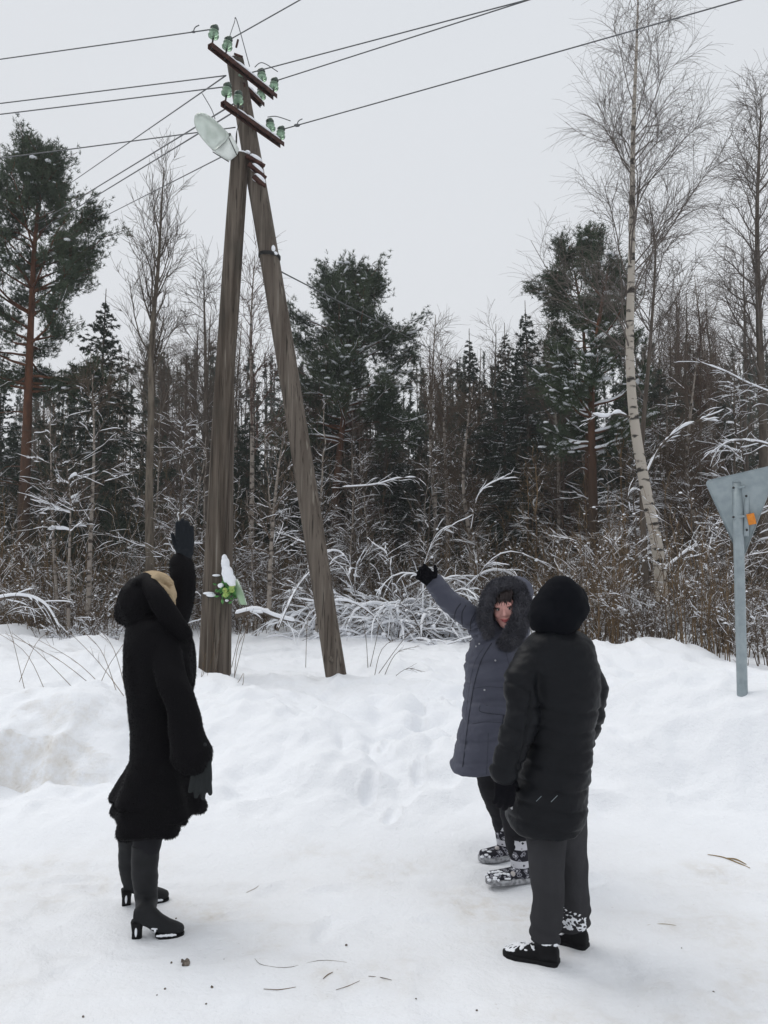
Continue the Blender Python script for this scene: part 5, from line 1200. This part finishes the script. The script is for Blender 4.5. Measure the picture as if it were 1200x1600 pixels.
# saplings along the edge
ST = [bare('sapling', 4.5, .022, 20, .12, .75, .22, .35, .02, 9, 601, M['birch_low'], M['twig'], .018, 9, .75, thin=.0036),
      bare('sapling', 5, .026, 24, .1, .9, .20, .15, .02, 9, 602, M['grey_bark'], M['twig'], .022, 9, .8, thin=.0036),
      bare('sapling', 4, .018, 18, .15, .6, .25, .6, -.03, 9, 603, M['stem'], M['stem'], .016, 9, .7, thin=.0036),
      bare('sapling', 5, .03, 30, .06, 1.1, .22, -.05, .03, 10, 604, M['dark_bark'], M['deadneedle'], .024, 9, .85, thin=.0036)]
for i in range(66):
    px = rg.uniform(-60, 1280); d = rg.uniform(14.5, 24)
    if 60 < px < 225: continue
    if 560 < px < 720 and d < 17: d += 4
    k = int(rg.integers(0, 4)); b = at(px, d)
    build_tree(ST[k], b, 'snow-laden %s sapling in the crowded forest edge' % ('speckled birch', 'grey alder', 'straw-brown', 'dark low-branched')[k], 'sapling', 'saplings of the forest edge, ' + ('speckled', 'grey', 'straw-brown', 'dark')[k], rz=rg.uniform(0, 6), sc=rg.uniform(.55, 1.15))
# shrubs
HT = [shrub('shrub', 1.5, 16, 701, M['stem'], .6, 7, .26, 110, amt=.012), shrub('shrub', 1.1, 16, 702, M['twig'], .6, 7, .5, 140, -.04), shrub('shrub', 2.1, 12, 703, M['stem'], .5, 6, .12, 90, .0, .011, .3, .009),
      shrub('shrub', .8, 20, 704, M['twig'], .9, 7, .7, 150, -.08, .02)]
HL = ('brown shrub dotted with snow', 'low dark shrub thick with snow', 'tall straight-stemmed shrub with snow tufts', 'snow-bowed ground shrub')
for i in range(116):
    px = rg.uniform(-60, 1270); k = int(rg.choice(4, p=[.3, .25, .3, .15]))
    near = np.interp(px, [-60, 80, 200, 420, 520, 640, 800, 880, 960, 1080, 1200, 1270], [12.5, 13, 14, 16.5, 17.5, 18, 15, 12.2, 11.2, 10.9, 10.7, 10.7])
    d = near + rg.exponential(2.2) + rg.uniform(0, .8)
    if k == 3 and d < 13: d += 1
    build_tree(HT[k], at(px, d), HL[k] + ' in the forest edge thicket', 'shrub', 'shrubs of the forest edge, ' + HL[k], rz=rg.uniform(0, 6), sc=rg.uniform(.65, 1.2))
for px, d, k, sc, lb in ((960, 11.6, 2, 1.0, 'tall brown stems left of the foot of the big birch'), (1075, 11.0, 2, 1.05, 'tall brown stems right of the foot of the big birch'), (1125, 10.7, 2, .9, 'tall brown stems just left of the sign post'), (905, 12.4, 0, 1.2, 'snow-dotted shrub right behind the black hood'), (1190, 10.6, 1, 1.1, 'dark twiggy shrub behind the sign post')):
    build_tree(HT[k], at(px, d), lb, 'shrub', sc=sc, rz=px)
# brushwood heap in the middle: bowed twigs loaded with snow
rg2 = np.random.default_rng(31); b = at(632, 16.2); B = Acc(); Sn = Acc(); n = 120
az = rg2.uniform(-.5, math.pi + .5, n); s = np.stack([rg2.normal(0, .8, n) , rg2.normal(0, .5, n), np.full(n, -.1)], -1)
d = np.stack([rg2.normal(0, .9, n), rg2.normal(-.2, .4, n), rg2.uniform(.5, 1.2, n)], -1)
P1, R1 = grow(s, d, rg2.uniform(1.3, 2.8, n), 12, .05, np.linspace(-.04, -.40, 12), .014, .004, rg2); P1[..., 2] = np.maximum(P1[..., 2], -.05)
s, d, rr, tt, pi = sprout(P1, R1, 11, .2, 1, .5, rg2); d[:, 2] -= .2; P2, R2 = grow(s, d, rg2.uniform(.25, .8, len(s)), 6, .10, -.08, .006, .003, rg2)
for P, Rx, k in ((P1, R1, 5), (P2, R2, 3)): V, f = tubes(P, Rx, k); B.add(V, f)
snow_on(Sn, P1, R1, .038, .85, 3, None, 5, 1.1, rg2, 2.5); snow_on(Sn, P2, R2, .024, .8, 4, None, 4, 1.1, rg2, 3); q = P2[:, 3]; puffs(Sn, q[rg2.random(len(q)) < .35], .02, .05, rg2)
build_tree(T_('brushwood', ('twigs', B, M['twig']), ('snow_layer', Sn, M['snow'])), b, 'wide heap of bowed snow-loaded brush behind the leaning timber', 'brushwood')
# bowed branches and fallen wood
def bowed(label, pix, r, amt, seed, tw=14, mt='dark_bark', nm='bent_branch', cat='branch', twl=.45):
    rg = np.random.default_rng(seed); pts = [Q(x, y, d) for x, y, d in pix]; base = pts[0].copy(); P = np.array([tuple(p - base) for p in pts]); P = resample(P, 22)[None]; Rr = np.linspace(r, r * .35, 22)[None]
    s, d, rr, t, _ = sprout(P, Rr, tw, .15, 1, .6, rg); P2, R2 = grow(s, d, twl * rg.uniform(.4, 1.3, len(s)), 6, .12, -.04, .006, .003, rg)
    B = Acc(); V, f = tubes(P, Rr, 8, True); B.add(V, f); V, f = tubes(P2, R2, 3); B.add(V, f)
    Sn = Acc(); snow_on(Sn, P, Rr, amt, .97, seed, None, 8, 1.4, rg); snow_on(Sn, P2, R2, amt * .45, .8, seed, None, 4, 1.1, rg)
    build_tree(T_(nm, ('wood', B, M[mt]), ('snow_layer', Sn, M['snow'])), base, label, cat)
bowed('snow-covered branch bowed to the ground at the far left', [(-20, 940, 12.6), (30, 932, 12.6), (70, 945, 12.6), (95, 985, 12.6)], .03, .05, 1)
bowed('slim branch arching through the snow under the bowed one at the left', [(-15, 1000, 11.6), (10, 960, 11.6), (45, 950, 11.6), (80, 975, 11.6)], .012, .014, 2)
bowed('fallen trunk piece under snow between post and leaning timber', [(368, 962, 13), (400, 955, 13), (432, 965, 13), (460, 972, 13)], .045, .07, 3, 6)
bowed('slanting dead branch rising from the snow beside the leaning timber', [(433, 985, 12.4), (448, 950, 12.6), (466, 915, 12.9), (490, 888, 13.2)], .025, .03, 4, 10)
bowed('thick snow-lined branch slanting up right of the big birch', [(1010, 740, 14), (1030, 700, 14), (1060, 672, 14), (1102, 652, 14)], .028, .055, 5, 16)
bowed('snow-lined branch low on the right of the big birch foot', [(1034, 892, 13), (1050, 880, 13), (1072, 862, 13), (1090, 852, 13)], .016, .035, 6, 8)
bowed('snow-thick branch left of the big birch trunk', [(984, 652, 13.5), (965, 646, 13.5), (945, 652, 13.4), (925, 648, 13.3)], .02, .045, 7, 9)
bowed('long snow-lined branch above the brushwood heap', [(535, 762, 17), (585, 758, 17), (620, 748, 17), (650, 746, 17)], .02, .03, 8, 14)
bowed('bent snow-lined branch rising right of the brushwood', [(735, 830, 16), (745, 780, 16), (760, 760, 16), (790, 745, 16)], .018, .03, 9, 12)
bowed('long snow-lined branch reaching in from the right edge', [(1215, 700, 14), (1180, 690, 14), (1140, 690, 14), (1120, 705, 14)], .02, .04, 10, 16)
bowed('upper snow-lined branch reaching in from the right edge', [(1215, 618, 14.5), (1170, 600, 14.5), (1130, 580, 14.4), (1094, 566, 14.4)], .018, .03, 11, 12)
bowed('broken pale twig tangle leaning left of the foot of the big birch', [(985, 800, 14), (982, 775, 14), (990, 765, 14), (1003, 768, 14)], .012, .03, 12, 4)
# dense tangle and the far wood: nobody could count these
def ustuff():
    rg = np.random.default_rng(91); B = Acc(); Sn = Acc(); n = 2500
    px = rg.uniform(-90, 1310, n); near = np.interp(px, [-60, 200, 420, 640, 800, 880, 960, 1270], [15, 16, 18.5, 19.5, 18, 17, 16.5, 16.5]); d = near + rg.exponential(3.6, n)
    x = (px - 600) / F * d; z = H(x, d); s = np.stack([x, d, z - .05], -1); dd = np.stack([rg.normal(0, .35, n), rg.normal(0, .3, n), np.ones(n)], -1)
    P1, R1 = grow(s, dd, rg.gamma(3, .55, n), 6, .10, -.03, .0075, .003, rg)
    V, f = tubes(P1, R1, 3); B.add(V, f); s, dr, rr, t, pi = sprout(P1, R1, 4, .2, 1, .8, rg); P2, R2 = grow(s, dr, rg.uniform(.15, .7, len(s)), 4, .16, -.03, .0045, .003, rg)
    V, f = tubes(P2, R2, 3); B.add(V, f); snow_on(Sn, P2, R2, .014, .58, 5, None, 3, 1.0, rg, 1.6); snow_on(Sn, P1[::2], R1[::2], .014, .6, 6, None, 3, 1.0, rg, 1.6)
    q = P2[:, 2]; puffs(Sn, q[rg.random(len(q)) < .035], .010, .032, rg, .6)
    o = link('thicket', B.mesh('thicket'), M['stem']); o['kind'] = 'stuff'; o['label'] = 'brown tangle of thin stems filling the forest edge'
    o2 = part('snow_layer', Sn, M['snow'], o)
ustuff()
def farwood():
    rg = np.random.default_rng(92); A = Acc(); N_ = Acc()
    n = 420; d = rg.uniform(40, 75, n); px = rg.uniform(-200, 1400, n); x = (px - 600) / F * d; z = H(x, d)
    top = skyline(px) * .35 + 600 * .65 + rg.uniform(-25, 70, n); hh = np.array([topz(t, dd) for t, dd in zip(top, d)]) - z
    P0, R0 = grow(np.stack([x, d, z - .2], -1), np.tile([0, 0, 1.], (n, 1)), hh, 6, .012, 0, .12, .02, rg); V, f = tubes(P0, R0, 5); A.add(V, f)
    s, dr, rr, t, pi = sprout(P0, R0, 30, .12, .99, 1.25, rg, .3); ln = hh[pi] * .17 * (1.05 - t) * rg.uniform(.5, 1.2, len(s)); dr[:, 2] -= .15
    P1, R1 = grow(s, dr, ln, 4, .08, .02, .03, .01, rg); V, f = tubes(P1, R1, 3); A.add(V, f)
    even = (pi % 3) > 0; s, dr, rr, t, _ = sprout(P1[even], R1[even], 12, .05, 1, .9, rg, .5); dr[:, 2] -= .3; needles(N_, s, dr, 3, .34, .09, .5, rg); s, dr, rr, t, _ = sprout(P0, R0, 50, .82, 1, .5, rg); needles(N_, s, dr, 3, .3, .07, .5, rg)
    o = link('distant_forest', A.mesh('distant_forest'), M['dark_bark']); o['kind'] = 'stuff'; o['label'] = 'dark far-off wood closing the view behind the trees'
    part('foliage', N_, M['spruce'], o)
farwood()
# ------------------------------------------------------------------ dry stems, twigs and crumbs near the camera
def stems(label, list_, mt='stem', nm='dry_weed', cat='weed', snowk=.0, r=.004, tw=2, grp=None, seed=1, pf=0):
    rg = np.random.default_rng(seed); base = Q(*list_[0][0]); base.z = hz(base.x, base.y); B = Acc(); Sn = Acc(); PP = []
    for pix in list_:
        pts = [Q(*p) for p in pix]; pts[0].z = hz(pts[0].x, pts[0].y) - .02
        P = resample([tuple(p - base) for p in pts], 10)[None]; Rr = np.linspace(r, r * .5, 10)[None]; V, f = tubes(P, Rr, 5); B.add(V, f); PP.append(P)
    P = np.concatenate(PP); Rr = np.full(P.shape[:2], r * .7)
    if tw:
        s, d, rr, t, _ = sprout(P, Rr, tw, .4, .95, .4, rg); P2, R2 = grow(s, d, .16 * rg.uniform(.4, 1.3, len(s)), 4, .1, .02, r * .5, r * .3, rg); V, f = tubes(P2, R2, 3); B.add(V, f)
    if snowk: snow_on(Sn, P, Rr, .008, snowk, seed, None, 4, 1.2, rg)
    if pf: al = P2.reshape(-1, 3); puffs(Sn, al[rg.choice(len(al), pf, False)], .010, .026, rg, .8)
    return build_tree(T_(nm, ('stems', B, M[mt]), ('snow_layer', Sn, M['snow'])), base, label, cat, grp)
stems('fan of long dry stems leaning left out of the bank behind the fur coat', [[(196, 1082, 7.6), (150, 1030, 7.7), (95, 975, 7.8)], [(186, 1078, 7.6), (160, 1020, 7.6), (128, 985, 7.6)], [(176, 1080, 7.6), (120, 1035, 7.7), (60, 1000, 7.8)], [(160, 1075, 7.6), (90, 1030, 7.7), (8, 990, 7.8)], [(200, 1072, 7.6), (180, 1020, 7.6), (158, 985, 7.6)], [(150, 1070, 7.6), (170, 1040, 7.6), (205, 990, 7.6)], [(120, 1075, 7.8), (60, 1020, 7.8), (20, 990, 7.8)]], seed=3, r=.0036, tw=3)
stems('few dry stems at the far left edge of the bank', [[(72, 1062, 8.2), (40, 1020, 8.2), (-10, 985, 8.2)], [(40, 1050, 8.2), (20, 1000, 8.2), (5, 960, 8.2)], [(30, 1040, 8.4), (60, 1000, 8.4), (95, 985, 8.4)]], seed=4, r=.0034)
stems('thin dry grass blades at the foot of the post', [[(313, 1085, 8.7), (322, 1060, 8.7), (330, 1030, 8.7)], [(318, 1090, 8.7), (314, 1060, 8.7), (322, 1020, 8.7)], [(310, 1080, 8.7), (318, 1052, 8.7), (316, 1035, 8.7)]], tw=1, seed=5, r=.0035)
stems('two bent grass blades right of the post', [[(365, 1080, 8.6), (372, 1066, 8.6), (380, 1052, 8.6)], [(378, 1082, 8.6), (380, 1066, 8.6), (381, 1052, 8.6)]], tw=0, seed=6, r=.004)
stems('curved dry stalks standing between post and leaning timber', [[(363, 1050, 9.2), (378, 1010, 9.2), (390, 960, 9.2)], [(366, 1040, 9.4), (372, 1010, 9.4), (392, 975, 9.4)], [(362, 1000, 10.5), (380, 970, 10.5), (395, 955, 10.5)], [(478, 1000, 11), (480, 975, 11), (486, 955, 11)]], tw=2, seed=7, r=.0045)
stems('thin twig sprays poking out of the snow right of the leaning timber', [[(585, 1030, 9.8), (600, 1010, 9.9), (650, 985, 10)], [(578, 1020, 10.2), (590, 990, 10.2), (592, 965, 10.2)], [(600, 1035, 9.8), (620, 1020, 9.9), (655, 1010, 10)], [(590, 1025, 10), (630, 1000, 10), (662, 972, 10)], [(575, 1022, 10.2), (572, 1000, 10.2), (566, 975, 10.2)], [(610, 1045, 9.6), (635, 1045, 9.6), (660, 1050, 9.6)]], 'twig', 'twig_spray', 'twig', .3, .0045, 6, seed=8)
stems('snow-tufted weed growing against the foot of the left post', [[(332, 1060, 9.2), (334, 1020, 9.2), (330, 985, 9.2)], [(336, 1060, 9.2), (340, 1020, 9.2), (346, 990, 9.2)]], 'twig', 'weed', 'weed', .95, .006, 6, seed=9)
M['straw'] = mat('straw', (.30, .22, .12), .9, spec=.1)
def lying(label, pix, r=.003, mt='stem', nm='twig', cat='twig'):
    pts = []; r = r * .7
    for px, py in pix:
        z = 0.0
        for _ in range(4): p = QZ(px, py, z); z = hz(p.x, p.y)
        pts.append(Vector((p.x, p.y, z + r * 1.3)))
    a = Acc(); limb(a, pts, [r * .6] + [r] * (len(pts) - 2) + [r * .5], 6, 16); return single(nm, a, M[mt], tuple(pts[0]), label, cat)
lying('long curved grass stalk lying on the road, middle foreground', [(398, 1498), (410, 1508), (450, 1512), (500, 1501), (542, 1504)], .0013)
lying('short dark twig on the road below the long curved stalk', [(505, 1530), (512, 1524), (520, 1520)], .003)
lying('short twig lying flat on the road below the middle', [(576, 1526), (595, 1528), (612, 1532)], .0022)
lying('thin straw on the road left of the short dark twig', [(412, 1546), (436, 1547), (462, 1543)], .0022)
lying('faint curved straw low in the foreground', [(525, 1548), (545, 1541), (562, 1533)], .0018)
lying('pale bent leaf stalk on the snow at the far right', [(1106, 1335), (1130, 1340), (1155, 1350), (1172, 1358)], .0045, 'straw', 'dry_leaf_stalk', 'leaf')
lying('pale short blade beside the bent leaf stalk', [(1135, 1342), (1150, 1344), (1166, 1352)], .006, 'straw', 'dry_leaf_stalk', 'leaf')
lying('thin straw on the road right of the shoes', [(1012, 1446), (1035, 1443), (1056, 1444)], .002, 'straw')
lying('dark straw lying above the long curved stalk', [(385, 1395), (400, 1388), (404, 1386)], .002)
def crumb(px, py, r, label, n=1, seed=1, nm='dirt_clump', cat='dirt', grp='crumbs of dirt on the road'):
    g = random.Random(seed); p = QZ(px, py, 0); p.z = hz(p.x, p.y); a = Acc()
    for k in range(n): ell(a, p + Vector((g.uniform(-r, r) * (n > 1), g.uniform(-r, r) * (n > 1), r * .3)), (r * g.uniform(.7, 1.1) * (.5 if n > 5 else 1), r * g.uniform(.7, 1.1) * (.5 if n > 5 else 1), r * g.uniform(.5, .8) * (.6 if n > 5 else 1)), Matrix.Rotation(g.random() * 3, 3, 'Z'))
    V = np.concatenate(a.v); a2 = Acc()
    V2, f2 = fuse(a, r * .22, 1); V2 = V2 + vnormals(V2, f2) * (vnoise(V2 / r * 1.6, seed) * r * .25)[:, None]; a2.add(V2, f2)
    return single(nm, a2, M['dirt'], tuple(p), label, cat, grp)
M['dirt'] = mat('brown_dirt', (.06, .045, .035), .95, noise=(60, (.22, .19, .16), 4, .4, .65))
crumb(290, 1508, .019, 'cluster of brown dirt lumps on the road below the high-heeled boots', 11, 3, grp=None)
for i, (px, py, r) in enumerate(((268, 1507, .006), (258, 1549, .006), (331, 1546, .008), (541, 1476, .007), (245, 1563, .004), (322, 1572, .004), (275, 1431, .006), (350, 1500, .003), (1115, 1550, .006), (650, 1560, .004), (130, 1590, .006), (745, 1570, .005), (662, 1190, .012), (378, 1180, .014), (425, 1102, .012), (1065, 1480, .003))):
    crumb(px, py, r, 'small brown crumb of dirt on the snow', 1, i) if py > 1300 else None

# ------------------------------------------------------------------ cold damp air that greys the far trees
a = Acc(); v = np.array([(x, y, z) for z in (-4, 19) for y in (-70, 175) for x in (-165, 165)], float)
a.add(v, np.array([[0, 2, 3, 1], [4, 5, 7, 6], [0, 1, 5, 4], [2, 6, 7, 3], [0, 4, 6, 2], [1, 3, 7, 5]]))
hm = bpy.data.materials.new('haze'); hm.use_nodes = True; ht = hm.node_tree; ht.nodes.clear(); ho = ht.nodes.new('ShaderNodeOutputMaterial'); hv = ht.nodes.new('ShaderNodeVolumePrincipled')
hv.inputs['Color'].default_value = (.93, .95, 1, 1); hv.inputs['Density'].default_value = .0015; hv.inputs['Anisotropy'].default_value = .2; ht.links.new(hv.outputs[0], ho.inputs['Volume'])
hb = link('haze', a.mesh('haze', smooth=False), hm); hb['kind'] = 'stuff'; hb['label'] = 'thin cold haze between the trees'
